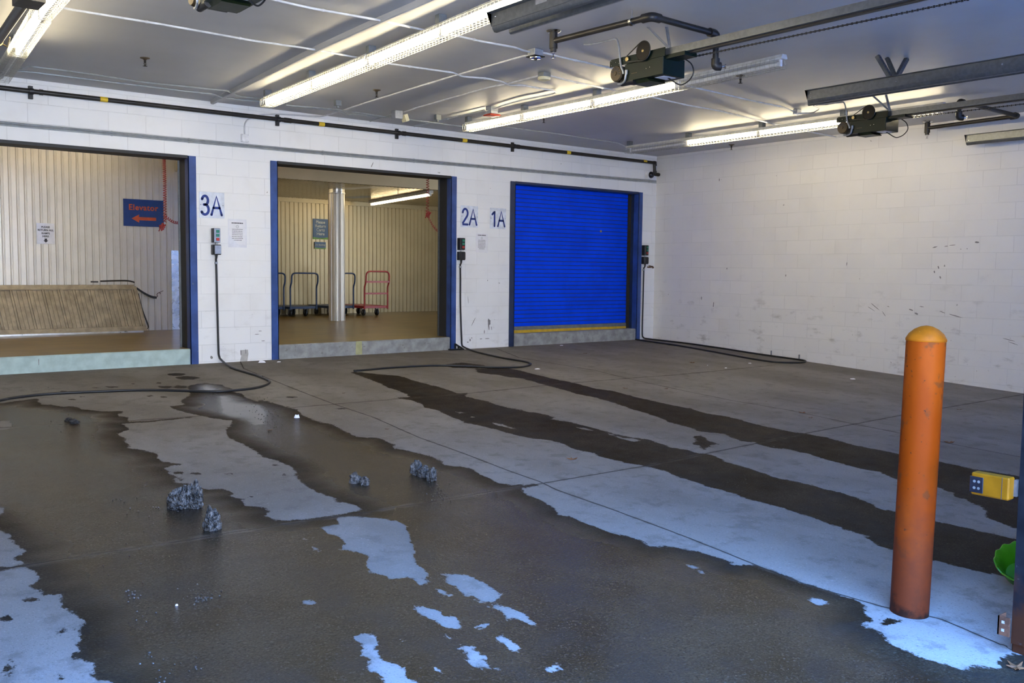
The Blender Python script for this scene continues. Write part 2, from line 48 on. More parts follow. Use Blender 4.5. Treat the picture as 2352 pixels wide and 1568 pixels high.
CRUMB=[(-10.375,-7.005,0.02),(-10.315,-6.972,0.012),(-10.378,-7.019,0.019),(-10.355,-7.038,0.013),(-10.357,-7.05,0.02),(-10.265,-6.991,0.02),(-10.355,-6.983,0.017),(-10.383,-7.027,0.009),(-10.289,-6.98,0.014),(-10.395,-7.038,0.01),(-10.371,-7.026,0.02),(-10.333,-7.049,0.02),(-10.317,-7.004,0.013),(-10.375,-7.049,0.013),(-10.37,-6.987,0.01),(-10.372,-7.004,0.012),(-10.292,-7.043,0.019),(-10.331,-6.995,0.011),(-10.369,-7.054,0.02),(-10.314,-7.036,0.012),(-10.344,-7.066,0.008),(-10.353,-7.027,0.019),(-10.404,-7.053,0.017),(-10.423,-7.08,0.013),(-10.418,-7.074,0.014),(-10.316,-7.012,0.016),(-10.38,-6.917,0.012),(-10.372,-7.054,0.015),(-10.402,-7.044,0.008),(-10.342,-6.963,0.008),(-10.364,-6.963,0.014),(-10.396,-7.06,0.015),(-10.39,-7.012,0.016),(-10.343,-7.032,0.014),(-10.377,-7.064,0.009),(-10.359,-7.062,0.012),(-10.323,-6.978,0.018),(-10.358,-7.033,0.011),(-10.355,-7.014,0.012),(-10.342,-6.99,0.012),(-10.438,-6.99,0.01),(-10.411,-7.05,0.006),(-10.376,-6.955,0.013),(-10.324,-6.932,0.013),(-10.343,-6.95,0.006),(-10.326,-6.854,0.015),(-10.42,-6.861,0.013),(-10.416,-6.974,0.013),(-10.366,-6.914,0.009),(-10.379,-6.886,0.009),(-10.615,-6.865,0.019),(-10.587,-6.787,0.016),(-10.607,-6.82,0.019),(-10.601,-6.792,0.012),(-10.633,-6.863,0.017),(-10.582,-6.851,0.02),(-10.647,-6.895,0.015),(-10.61,-6.766,0.021),(-10.606,-6.863,0.007),(-10.6,-6.876,0.018),(-10.603,-6.835,0.009),(-10.601,-6.828,0.017),(-10.601,-6.888,0.01),(-10.625,-6.824,0.015),(-10.605,-6.809,0.016),(-10.622,-6.77,0.018),(-10.57,-7.107,0.011),(-10.643,-7.083,0.014),(-10.677,-7.11,0.015),(-10.617,-7.063,0.008),(-10.647,-7.021,0.015),(-10.648,-7.147,0.014),(-10.546,-7.08,0.011),(-10.586,-7.076,0.017),(-8.203,-3.08,0.012),(-8.294,-2.446,0.009),(-8.311,-2.766,0.014),(-8.037,-2.279,0.011),(-8.341,-3.134,0.017),(-8.082,-2.588,0.008),(-8.591,-3.01,0.009),(-8.326,-3.087,0.014),(-8.475,-3.216,0.016),(-8.334,-2.81,0.012),(-8.513,-3.485,0.006),(-8.091,-2.607,0.011),(-8.554,-3.401,0.016),(-8.439,-2.992,0.008),(-8.294,-2.682,0.018),(-8.091,-2.978,0.013),(-8.242,-2.335,0.016),(-8.447,-3.086,0.016),(-8.491,-3.353,0.006),(-8.072,-2.48,0.018),(-8.536,-3.417,0.016),(-8.455,-3.182,0.012),(-8.172,-2.475,0.012),(-8.361,-3.087,0.009),(-8.389,-3.315,0.016),(-8.36,-2.844,0.018),(-8.053,-2.627,0.007),(-8.482,-3.094,0.011),(-8.411,-2.943,0.006),(-8.425,-2.819,0.012),(-8.604,-3.12,0.014),(-8.117,-2.403,0.016),(-8.478,-3.018,0.015),(-8.554,-3.323,0.015),(-8.414,-3.032,0.014),(-8.161,-2.565,0.018),(-8.152,-2.437,0.014),(-8.274,-2.685,0.012),(-8.337,-2.737,0.012),(-7.988,-2.327,0.008),(-9.916,-3.388,0.012),(-9.886,-3.515,0.009),(-10.293,-4.193,0.007),(-10.233,-3.47,0.012),(-10.006,-3.676,0.014),(-9.808,-1.753,0.012),(-10.026,-2.953,0.008),(-10.063,-2.713,0.016),(-10.517,-4.406,0.01),(-10.229,-3.697,0.007),(-10.063,-3.172,0.007),(-9.612,-1.593,0.012),(-9.489,-1.414,0.007),(-10.074,-3.095,0.006),(-10.04,-3.279,0.006),(-9.854,-2.099,0.016),(-10.514,-3.522,0.007),(-9.476,-2.074,0.009),(-10.111,-2.735,0.011),(-10.148,-3.357,0.009),(-9.726,-1.027,0.018),(-9.932,-3.667,0.011),(-10.112,-2.883,0.016),(-10.01,-3.139,0.009),(-9.645,-2.608,0.006),(-10.392,-3.658,0.014),(-10.087,-3.164,0.015),(-9.982,-2.726,0.008),(-9.874,-2.48,0.015),(-10.156,-3.506,0.009),(-10.207,-4.166,0.01),(-10.168,-4.405,0.007),(-9.721,-2.084,0.009),(-10.146,-3.256,0.014),(-10.107,-2.699,0.01),(-10.114,-2.884,0.006),(-10.146,-3.367,0.009),(-9.904,-2.537,0.013),(-10.123,-2.326,0.01),(-9.785,-2.117,0.014),(-10.265,-3.426,0.009),(-10.366,-3.633,0.014),(-10.202,-3.423,0.011),(-10.017,-2.982,0.011),(-10.085,-3.724,0.011),(-10.01,-3.911,0.014),(-10.392,-4.188,0.009),(-10.208,-2.173,0.008),(-10.106,-3.972,0.006),(-10.123,-3.615,0.007),(-9.923,-3.003,0.014),(-9.868,-2.299,0.007),(-10.07,-3.256,0.009),(-9.845,-3.007,0.011),(-10.08,-3.025,0.012),(-9.972,-3.579,0.014),(-9.942,-3.107,0.007),(-10.13,-3.312,0.006),(-9.992,-2.96,0.014),(-10.14,-4.606,0.01),(-10.744,-7.688,0.015),(-10.743,-7.614,0.017),(-10.774,-7.712,0.019),(-10.756,-7.669,0.019),(-10.744,-7.546,0.019),(-10.719,-7.661,0.015),(-10.774,-7.674,0.014),(-10.701,-7.533,0.01),(-10.756,-7.712,0.021),(-10.658,-7.601,0.013),(-10.68,-7.597,0.013),(-10.705,-7.635,0.009),(-10.624,-7.662,0.017),(-10.603,-7.683,0.007),(-10.668,-7.715,0.008),(-10.595,-7.587,0.012),(-10.611,-7.686,0.015),(-10.653,-7.68,0.013),(-10.627,-7.681,0.015),(-10.626,-7.669,0.012),(-10.081,-5.676,0.008),(-10.235,-5.496,0.017),(-10.025,-5.692,0.02),(-10.103,-5.689,0.011),(-10.151,-5.508,0.014),(-10.145,-5.59,0.01),(-10.106,-5.555,0.017),(-10.192,-5.706,0.018),(-10.202,-5.606,0.008),(-10.214,-5.578,0.019),(-10.093,-5.562,0.021),(-10.1,-5.599,0.012),(-10.118,-5.54,0.018),(-10.281,-5.591,0.015),(-10.218,-5.336,0.009),(-10.138,-5.297,0.019),(-10.227,-5.349,0.019),(-10.273,-5.28,0.017),(-10.226,-5.274,0.01),(-10.229,-5.272,0.015),(-10.246,-5.257,0.011),(-10.265,-5.261,0.015),(-10.231,-5.297,0.015),(-10.244,-5.287,0.009),(-8.488,-6.172,0.009),(-8.679,-6.202,0.009),(-8.644,-6.346,0.007),(-8.679,-6.325,0.008),(-8.544,-6.22,0.016),(-8.387,-6.101,0.006),(-8.561,-5.97,0.009),(-8.545,-6.122,0.007),(-8.414,-5.892,0.016),(-8.428,-6.028,0.016),(-8.538,-6.325,0.013),(-8.522,-6.194,0.009),(-8.499,-6.15,0.012),(-8.537,-6.147,0.01),(-8.77,-6.41,0.011),(-8.635,-6.255,0.016),(-8.568,-6.147,0.01),(-8.49,-6.026,0.011),(-8.593,-6.086,0.016),(-8.627,-6.347,0.012),(-8.49,-6.182,0.008),(-8.583,-6.118,0.015),(-8.39,-6.01,0.008),(-8.547,-6.256,0.016),(-8.528,-5.952,0.016),(-8.587,-6.127,0.015),(-8.516,-6.154,0.012),(-8.518,-6.2,0.011),(-8.498,-6.223,0.01),(-8.403,-5.967,0.014),(-8.477,-5.992,0.017),(-8.58,-6.186,0.015),(-8.313,-5.984,0.015),(-8.457,-6.099,0.017),(-8.554,-6.191,0.015),(-8.497,-6.114,0.015),(-8.505,-6.098,0.012),(-8.444,-6.047,0.016),(-8.565,-6.275,0.013),(-8.528,-6.149,0.007),(-10.298,-5.959,0.012),(-10.401,-6.229,0.013),(-10.458,-6.447,0.012),(-10.527,-6.699,0.012),(-10.676,-6.598,0.01),(-10.369,-6.285,0.005),(-10.514,-6.131,0.009),(-10.367,-6.168,0.008),(-10.409,-5.942,0.009),(-10.616,-6.379,0.011),(-10.628,-6.515,0.009),(-10.476,-6.021,0.011),(-10.213,-5.846,0.012),(-10.432,-6.108,0.012),(-10.472,-6.303,0.013),(-10.68,-6.73,0.005),(-10.377,-5.735,0.012),(-10.563,-6.483,0.007),(-10.293,-6.399,0.01),(-10.486,-6.205,0.008),(-10.726,-7.447,0.022),(-10.731,-7.489,0.015),(-10.747,-7.462,0.009),(-10.734,-7.463,0.012),(-10.785,-7.523,0.017),(-6.492,-7.439,0.006),(-6.569,-7.045,0.005),(-6.495,-6.996,0.009),(-6.61,-7.013,0.012),(-6.589,-7.113,0.005),(-6.619,-6.882,0.007),(-6.512,-7.035,0.012),(-6.443,-7.097,0.008),(-6.448,-7.003,0.008),(-6.023,-6.988,0.009),(-6.621,-6.861,0.008),(-6.664,-7.149,0.006),(-6.429,-6.961,0.012),(-6.462,-6.981,0.005),(-6.328,-7.142,0.006),(-6.42,-6.945,0.008),(-6.614,-6.95,0.01),(-6.322,-7.044,0.012),(-6.618,-7.044,0.009),(-6.635,-7.206,0.012),(-8.652,-3.703,0.01),(-8.448,-3.223,0.022),(-8.418,-3.279,0.021),(-8.453,-3.455,0.017),(-8.354,-3.233,0.019),(-8.534,-3.545,0.022),(-8.479,-3.558,0.013),(-8.472,-3.553,0.017),(-8.574,-3.55,0.019),(-8.26,-3.061,0.022),(-8.556,-3.441,0.013),(-8.293,-3.162,0.011),(-8.553,-3.763,0.019),(-8.146,-2.905,0.008),(-8.463,-3.306,0.02),(-8.258,-3.017,0.014),(-8.448,-3.531,0.018),(-8.349,-3.213,0.008),(-8.556,-3.64,0.009),(-8.346,-3.34,0.019),(-8.13,-2.54,0.022),(-8.131,-2.732,0.015),(-8.469,-3.691,0.021),(-8.355,-3.201,0.021),(-8.542,-3.512,0.014),(-8.715,-4.067,0.01),(-8.399,-3.374,0.016),(-8.515,-3.776,0.012),(-8.22,-2.83,0.01),(-8.549,-3.383,0.014),(-8.602,-3.766,0.01),(-8.715,-3.778,0.011),(-8.392,-3.342,0.01),(-8.293,-2.978,0.008),(-8.574,-3.778,0.016),(-8.524,-3.683,0.009),(-8.373,-3.282,0.012),(-8.474,-3.367,0.015),(-8.581,-3.767,0.016),(-8.353,-3.226,0.02),(-8.438,-8.508,0.005),(-8.595,-7.872,0.004),(-6.805,-6.375,0.01),(-10.284,-7.394,0.005),(-9.832,-7.682,0.007),(-8.95,-7.844,0.005),(-10.739,-5.288,0.008),(-10.356,-5.715,0.008),(-6.722,-8.865,0.004),(-8.732,-8.965,0.004),(-6.906,-7.703,0.008),(-11.183,-7.289,0.004),(-9.05,-8.087,0.005),(-9.086,-6.415,0.007),(-8.04,-9.164,0.003),(-8.966,-8.585,0.003),(-9.143,-7.476,0.006),(-10.628,-6.615,0.005),(-8.18,-8.636,0.006),(-9.578,-7.585,0.004),(-8.866,-8.847,0.005),(-8.095,-8.202,0.007),(-8.955,-8.736,0.003),(-7.809,-7.508,0.004),(-9.912,-7.495,0.003),(-10.961,-7.03,0.004),(-7.697,-5.534,0.005),(-9.937,-7.763,0.004),(-8.471,-7.318,0.005),(-7.876,-6.886,0.007),(-9.667,-5.932,0.004),(-10.279,-7.335,0.005),(-8.842,-8.427,0.006),(-9.166,-7.455,0.007),(-10.977,-6.126,0.005),(-4.432,-4.539,0.01),(-5.384,-7.83,0.009),(-6.664,-7.319,0.005),(-5.807,-6.333,0.006),(-6.666,-7.977,0.007),(-10.033,-6.066,0.008),(-9.269,-7.495,0.004),(-11.114,-6.866,0.006),(-10.434,-7.119,0.005),(-8.609,-8.061,0.006),(-9.106,-7.976,0.004),(-8.497,-9.077,0.005),(-9.18,-4.886,0.009),(-3.977,-6.551,0.009),(-10.068,-6.722,0.004),(-10.73,-7.04,0.003),(-10.545,-6.662,0.006),(-8.049,-8.669,0.005),(-8.409,-9.218,0.006),(-7.107,-8.352,0.006),(-9.351,-6.341,0.005),(-10.898,-6.481,0.005),(-8.049,-8.458,0.004),(-9.195,-7.523,0.004),(-6.371,-7.504,0.006),(-7.835,-9.093,0.006),(-9.888,-7.732,0.004),(-9.37,-7.443,0.006),(-10.855,-7.538,0.003),(-6.787,-7.673,0.005),(-7.086,-8.556,0.007),(-8.935,-6.042,0.005),(-9.474,-8.414,0.004),(-7.165,-4.665,0.009),(-9.36,-6.909,0.006),(-6.669,-7.629,0.006),(-9.455,-8.258,0.005),(-10.92,-7.484,0.003),(-8.992,-8.537,0.003),(-8.79,-8.681,0.005),(-7.728,-6.773,0.01),(-11.206,-7.269,0.005),(-3.936,-6.783,0.013),(-8.354,-8.816,0.004),(-9.276,-4.529,0.01),(-5.525,-7.062,0.006),(-9.231,-5.936,0.006),(-8.815,-8.577,0.003),(-7.972,-4.777,0.008),(-9.926,-4.004,0.007),(-9.808,-4.535,0.005),(-6.782,-6.244,0.006),(-7.338,-8.112,0.005),(-8.119,-9.374,0.004),(-10.072,-7.64,0.006),(-9.799,-7.985,0.006),(-11.198,-7.301,0.003),(-10.124,-7.907,0.006),(-10.134,-6.501,0.007),(-7.919,-9.161,0.004),(-6.654,-8.65,0.006),(-6.141,-8.367,0.004),(-10.17,-7.546,0.005),(-10.744,-5.127,0.008),(-7.592,-8.287,0.005),(-5.953,-5.228,0.009),(-8.751,-8.544,0.004),(-10.992,-6.033,0.006),(-7.816,-6.364,0.006),(-8.218,-6.279,0.007),(-11.003,-6.352,0.005),(-8.187,-9.113,0.003),(-9.015,-5.094,0.007),(-8.277,-3.793,0.007),(-10.302,-7.763,0.005),(-7.919,-6.139,0.01),(-11.164,-7.27,0.005),(-9.68,-3.308,0.009),(-8.5,-7.874,0.006),(-4.814,-6.473,0.01),(-10.817,-7.517,0.005),(-8.255,-7.595,0.007),(-11.092,-6.716,0.003),(-9.321,-7.027,0.007),(-9.813,-6.437,0.005),(-7.241,-5.521,0.009),(-10.381,-7.068,0.006),(-6.027,-7.366,0.009),(-6.772,-4.929,0.007),(-10.374,-5.685,0.005),(-9.229,-7.613,0.004),(-7.949,-8.941,0.007),(-8.532,-7.877,0.006),(-10.781,-6.458,0.004),(-7.907,-9.324,0.004),(-9.12,-8.155,0.006),(-8.678,-7.814,0.007),(-7.701,-3.788,0.012),(-4.054,-6.077,0.009),(-7.83,-6.856,0.009),(-10.541,-6.803,0.006),(-5.702,-7.198,0.006),(-10.662,-5.947,0.008),(-10.856,-5.79,0.005),(-8.785,-6.794,0.007),(-10.688,-7.182,0.004),(-8.865,-8.361,0.004),(-10.086,-7.709,0.004),(-9.232,-7.826,0.004),(-5.096,-6.853,0.012),(-7.482,-7.038,0.009),(-7.567,-8.322,0.006),(-10.882,-6.351,0.007),(-10.903,-5.988,0.007),(-8.544,-3.707,0.009),(-8.027,-9.134,0.006),(-10.556,-5.356,0.008),(-6.971,-8.774,0.003),(-9.348,-8.385,0.004),(-2.448,-6.104,0.014),(-10.961,-7.346,0.004),(-4.955,-5.825,0.011),(-10.618,-6.394,0.005),(-7.572,-8.185,0.004),(-5.578,-5.292,0.007)]
BOWL=(-6.885,-9.045,-.398)
FZ = lambda x, y: -0.008 + 0.0455*y + 0.003*x          # sloping drive-in floor
PZ = lambda x: 0.178 + 0.003*x                         # dock slab
HC = 3.083                                             # ceiling height
BR, BL_, Z0 = 0.2032, 0.4064, 0.193                    # block course, block length, first bed joint

# ------------------------------------------------------------------ helpers
OFF = {}
class MB:
    def __init__(s): s.v = []; s.f = []
    def add(s, vs, fs):
        n = len(s.v); s.v += [tuple(p) for p in vs]; s.f += [tuple(i+n for i in f) for f in fs]; return s
    def box(s, x0, x1, y0, y1, z0, z1):
        return s.add([(x0,y0,z0),(x1,y0,z0),(x1,y1,z0),(x0,y1,z0),(x0,y0,z1),(x1,y0,z1),(x1,y1,z1),(x0,y1,z1)],
                     [(0,3,2,1),(4,5,6,7),(0,1,5,4),(1,2,6,5),(2,3,7,6),(3,0,4,7)])
    def bbox(s, x0, x1, y0, y1, z0, z1, e=0.004):      # box with chamfered vertical and horizontal edges
        n = len(s.v)
        def ring(z, i): return [(x0+i,y0+e,z),(x0+e,y0+i,z),(x1-e,y0+i,z),(x1-i,y0+e,z),(x1-i,y1-e,z),(x1-e,y1-i,z),(x0+e,y1-i,z),(x0+i,y1-e,z)]
        rs = [ring(z0, e*.7), ring(z0+e, 0), ring(z1-e, 0), ring(z1, e*.7)]
        return s.loft(rs, caps=True)
    def loft(s, rings, caps=True, closed=True):
        n = len(rings[0]); vs = [p for r in rings for p in r]; fs = []
        for i in range(len(rings)-1):
            for j in range(n if closed else n-1):
                k = (j+1) % n; fs.append((i*n+j, i*n+k, (i+1)*n+k, (i+1)*n+j))
        if caps and closed: fs.append(tuple(range(n))[::-1]); fs.append(tuple((len(rings)-1)*n+j for j in range(n)))
        return s.add(vs, fs)
    def tube(s, pts, r, n=8, caps=True):
        P = [Vector(p) for p in pts]; rings = []; ref = None
        for i, p in enumerate(P):
            d = (P[min(i+1, len(P)-1)] - P[max(i-1, 0)])
            if d.length < 1e-9: d = Vector((0,0,1))
            d.normalize()
            if ref is None: ref = d.orthogonal().normalized()
            u = (ref - d*ref.dot(d))
            u = u.normalized() if u.length > 1e-6 else d.orthogonal().normalized()
            ref = u; w = d.cross(u); rr = r[i] if isinstance(r, (list, tuple)) else r
            rings.append([p + u*rr*math.cos(2*PI*k/n) + w*rr*math.sin(2*PI*k/n) for k in range(n)])
        return s.loft(rings, caps)
    def cyl(s, p0, p1, r, n=16): return s.tube([p0, p1], r, n)
    def lathe(s, base, axis, prof, n=24):              # prof: (radius, height along axis)
        A = Vector(axis).normalized(); u = A.orthogonal().normalized(); w = A.cross(u); B = Vector(base)
        return s.loft([[B + A*h + u*r*math.cos(2*PI*k/n) + w*r*math.sin(2*PI*k/n) for k in range(n)] for r, h in prof])
    def prism(s, poly, ext):                           # poly: 3-D points, ext: vector
        e = Vector(ext); p = [Vector(q) for q in poly]; return s.loft([p, [q+e for q in p]])
    def bar(s, p0, p1, wv, tv):                        # rectangular bar between points with half vectors wv, tv
        p0, p1, wv, tv = Vector(p0), Vector(p1), Vector(wv), Vector(tv)
        return s.loft([[p+wv+tv, p-wv+tv, p-wv-tv, p+wv-tv] for p in (p0, p1)])
    def quad(s, *p): return s.add(p, [tuple(range(len(p)))])
    def build(s, name, m, parent=None, loc=None, smooth=False):
        off = Vector(OFF[parent.name]) if parent is not None else Vector(loc or (0,0,0))
        me = bpy.data.meshes.new(name); me.from_pydata([Vector(p)-off for p in s.v], [], s.f); me.update()
        import bmesh
        bm = bmesh.new(); bm.from_mesh(me); bmesh.ops.recalc_face_normals(bm, faces=bm.faces); bm.to_mesh(me); bm.free()
        if smooth:
            me.polygons.foreach_set('use_smooth', [True]*len(me.polygons))
            me.set_sharp_from_angle(angle=math.radians(40))
        o = bpy.data.objects.new(name, me); COL.objects.link(o); me.materials.append(m)
        if parent is not None: o.parent = parent
        else: o.location = off
        OFF[o.name] = tuple(off); return o
def thing(name, label, cat, loc, group=None):
    o = bpy.data.objects.new(name, None); COL.objects.link(o); o.empty_display_size = 0.05
    o.location = loc; OFF[o.name] = tuple(loc); o['label'] = label; o['category'] = cat
    if group: o['group'] = group
    return o
def tag(o, label, cat, group=None, kind=None):
    o['label'] = label; o['category'] = cat
    if group: o['group'] = group
    if kind: o['kind'] = kind
    return o
def struct(o): o['kind'] = 'structure'; return o
def sthing(name, loc):
    o = bpy.data.objects.new(name, None); COL.objects.link(o); o.location = loc; OFF[o.name] = tuple(loc); o['kind'] = 'structure'; return o
def dup(root, loc, label, group=None):
    r = root.copy(); COL.objects.link(r); r.location = loc; r['label'] = label
    if group: r['group'] = group
    for ch in list(root.children):
        c = ch.copy(); COL.objects.link(c); c.parent = r
        for g in ch.children:
            d = g.copy(); COL.objects.link(d); d.parent = c
    return r
def smooth_path(pts, k=6):                             # Catmull-Rom
    P = [Vector(p) for p in pts]; out = []
    for i in range(len(P)-1):
        p0, p1, p2, p3 = P[max(i-1,0)], P[i], P[i+1], P[min(i+2,len(P)-1)]
        for j in range(k):
            t = j/k; out.append(0.5*((2*p1)+(p2-p0)*t+(2*p0-5*p1+4*p2-p3)*t*t+(3*p1-p0-3*p2+p3)*t**3))
    return out + [P[-1]]
def fillet(pts, r=0.05, k=4):
    P = [Vector(p) for p in pts]; out = [P[0]]
    for i in range(1, len(P)-1):
        u = P[i-1]-P[i]; w = P[i+1]-P[i]; q = min(r, u.length*.45, w.length*.45)
        A, B = P[i]+u.normalized()*q, P[i]+w.normalized()*q
        for j in range(k+1):
            t = j/k; out.append(A*(1-t)**2 + P[i]*2*t*(1-t) + B*t*t)
    return out + [P[-1]]
def text_mesh(txt, size, name, m, parent, loc, width=None, bold=0.0, align='CENTER', rx=PI/2, depth=0.0008, spacing=1.0, line=1.0):
    c = bpy.data.curves.new(name, 'FONT'); c.body = txt; c.size = size; c.align_x = align; c.align_y = 'CENTER'
    c.offset = bold; c.extrude = depth; c.space_character = spacing; c.space_line = line; c.resolution_u = 3
    t = bpy.data.objects.new(name+'_tmp', c); COL.objects.link(t)
    me = bpy.data.meshes.new_from_object(t.evaluated_get(bpy.context.evaluated_depsgraph_get())); bpy.data.objects.remove(t)
    co = np.array([v.co for v in me.vertices])
    sx = width/max(1e-6, co[:,0].max()-co[:,0].min()) if width else 1.0
    off = Vector(OFF[parent.name]); L = Vector(loc)
    for v in me.vertices:
        x, y, z = v.co; v.co = Vector((x*sx, -z, y)) + L - off
    me.name = name; me.materials.clear(); me.materials.append(m)
    o = bpy.data.objects.new(name, me); COL.objects.link(o); o.parent = parent; OFF[o.name] = OFF[parent.name]; return o

# ------------------------------------------------------------------ materials
def nt(name):
    m = bpy.data.materials.new(name); m.use_nodes = True; t = m.node_tree; return m, t, t.nodes['Principled BSDF']
def N(t, kind, **kw):
    n = t.nodes.new(kind)
    for k, v in kw.items():
        if k.startswith('i_'): n.inputs[int(k[2:])].default_value = v
        else: setattr(n, k, v)
    return n
def math_(t, op, a_, b_=None, c_=None, clamp=False):
    n = t.nodes.new('ShaderNodeMath'); n.operation = op; n.use_clamp = clamp
    for i, x in enumerate((a_, b_, c_)):
        if x is None: continue
        if isinstance(x, (int, float)): n.inputs[i].default_value = x
        else: t.links.new(x, n.inputs[i])
    return n.outputs[0]
def mix_(t, f, c0, c1):
    n = t.nodes.new('ShaderNodeMix'); n.data_type = 'RGBA'
    for i, x in ((0, f), (6, c0), (7, c1)):
        if isinstance(x, (int, float)): n.inputs[i].default_value = x
        elif isinstance(x, tuple): n.inputs[i].default_value = (*x[:3], 1)
        else: t.links.new(x, n.inputs[i])
    return n.outputs[2]
def sstep(t, x, lo, hi):
    n = t.nodes.new('ShaderNodeMapRange'); n.interpolation_type = 'SMOOTHSTEP'; t.links.new(x, n.inputs[0])
    n.inputs[1].default_value = lo; n.inputs[2].default_value = hi; return n.outputs[0]
def noise(t, scale, detail=3, rough=0.55, vec=None, sc=None):
    n = t.nodes.new('ShaderNodeTexNoise'); n.inputs['Scale'].default_value = scale; n.inputs['Detail'].default_value = detail; n.inputs['Roughness'].default_value = rough
    g = t.nodes.new('ShaderNodeNewGeometry'); v = vec or g.outputs['Position']
    if sc:
        mp = t.nodes.new('ShaderNodeMapping'); mp.inputs['Scale'].default_value = sc; t.links.new(v, mp.inputs[0]); v = mp.outputs[0]
    t.links.new(v, n.inputs['Vector']); return n.outputs[0]
def bump(t, bs, h, strength=0.2, dist=0.01):
    n = t.nodes.new('ShaderNodeBump'); n.inputs['Strength'].default_value = strength; n.inputs['Distance'].default_value = dist
    t.links.new(h, n.inputs['Height']); t.links.new(n.outputs[0], bs.inputs['Normal'])
def M(name, col, rough=0.5, metal=0.0, var=0.12, scale=14, bmp=0.0, col2=None, thr=None, spec=None):
    m, t, bs = nt(name); nz = noise(t, scale, 4)
    c0 = tuple(x*(1-var) for x in col); c1 = tuple(min(1, x*(1+var)) for x in col)
    out = mix_(t, sstep(t, nz, .3, .7), c0, c1)
    if col2: out = mix_(t, sstep(t, noise(t, scale*2.3, 6, .65), thr or .58, (thr or .58)+.06), out, col2)
    t.links.new(out, bs.inputs['Base Color']); bs.inputs['Metallic'].default_value = metal
    t.links.new(math_(t, 'ADD', math_(t, 'MULTIPLY', nz, .16), rough-.08, clamp=True), bs.inputs['Roughness'])
    if spec is not None: bs.inputs['Specular IOR Level'].default_value = spec
    if bmp: bump(t, bs, noise(t, scale*6, 4), bmp, .004)
    return m
def EM(name, col, s):
    m, t, bs = nt(name); bs.inputs['Base Color'].default_value = (.9,.9,.85,1); bs.inputs['Emission Color'].default_value = (*col,1); bs.inputs['Emission Strength'].default_value = s; return m

def block_mat(name, axis, phase, base, dirt):
    m, t, bs = nt(name); g = N(t, 'ShaderNodeNewGeometry'); sx = N(t, 'ShaderNodeSeparateXYZ'); t.links.new(g.outputs['Position'], sx.inputs[0])
    u = math_(t, 'ADD', sx.outputs[axis], phase); z = sx.outputs[2]
    cb = N(t, 'ShaderNodeCombineXYZ'); t.links.new(u, cb.inputs[0]); t.links.new(math_(t, 'ADD', z, -Z0+40*BR), cb.inputs[1])
    br = N(t, 'ShaderNodeTexBrick'); br.offset = .5; t.links.new(cb.outputs[0], br.inputs['Vector'])
    for k, v in (('Scale',1.0),('Mortar Size',.0045),('Mortar Smooth',.6),('Bias',0.0),('Brick Width',BL_),('Row Height',BR)): br.inputs[k].default_value = v
    br.inputs['Color1'].default_value = (*[x*1.02 for x in base],1); br.inputs['Color2'].default_value = (*[x*.965 for x in base],1); br.inputs['Mortar'].default_value = (*[x*.84 for x in base],1)
    vis = sstep(t, noise(t, 1.3, 3), .35, .62)                    # joints fade under thick paint
    flat = mix_(t, .0, base, base)
    c = mix_(t, math_(t, 'MULTIPLY_ADD', vis, .75, .25), flat, br.outputs['Color'])
    c = mix_(t, math_(t, 'MULTIPLY', sstep(t, noise(t, 2.2, 5), .5, .75), .14), c, (.55,.52,.47))
    low = sstep(t, z, 1.5, -.1)
    sm = math_(t, 'MULTIPLY', sstep(t, noise(t, 3.0, 6, .62, sc=(1,1,2.2)), .55, .74), math_(t, 'MULTIPLY', low, dirt))
    c = mix_(t, sm, c, (.33,.31,.29))
    ch = math_(t, 'MULTIPLY', sstep(t, noise(t, 26, 3, .6), .70, .73), sstep(t, z, 1.25, -.15))
    c = mix_(t, math_(t, 'MULTIPLY', ch, .75), c, (.16,.12,.10))
    c = mix_(t, math_(t, 'MULTIPLY', sstep(t, noise(t, 11, 2, .5), .755, .775), .6), c, (.2,.18,.16))
    t.links.new(c, bs.inputs['Base Color']); bs.inputs['Roughness'].default_value = .55
    h = math_(t, 'ADD', math_(t, 'MULTIPLY', br.outputs['Fac'], -1.0), math_(t, 'MULTIPLY', noise(t, 60, 3), .25))
    bump(t, bs, h, .35, .004); return m

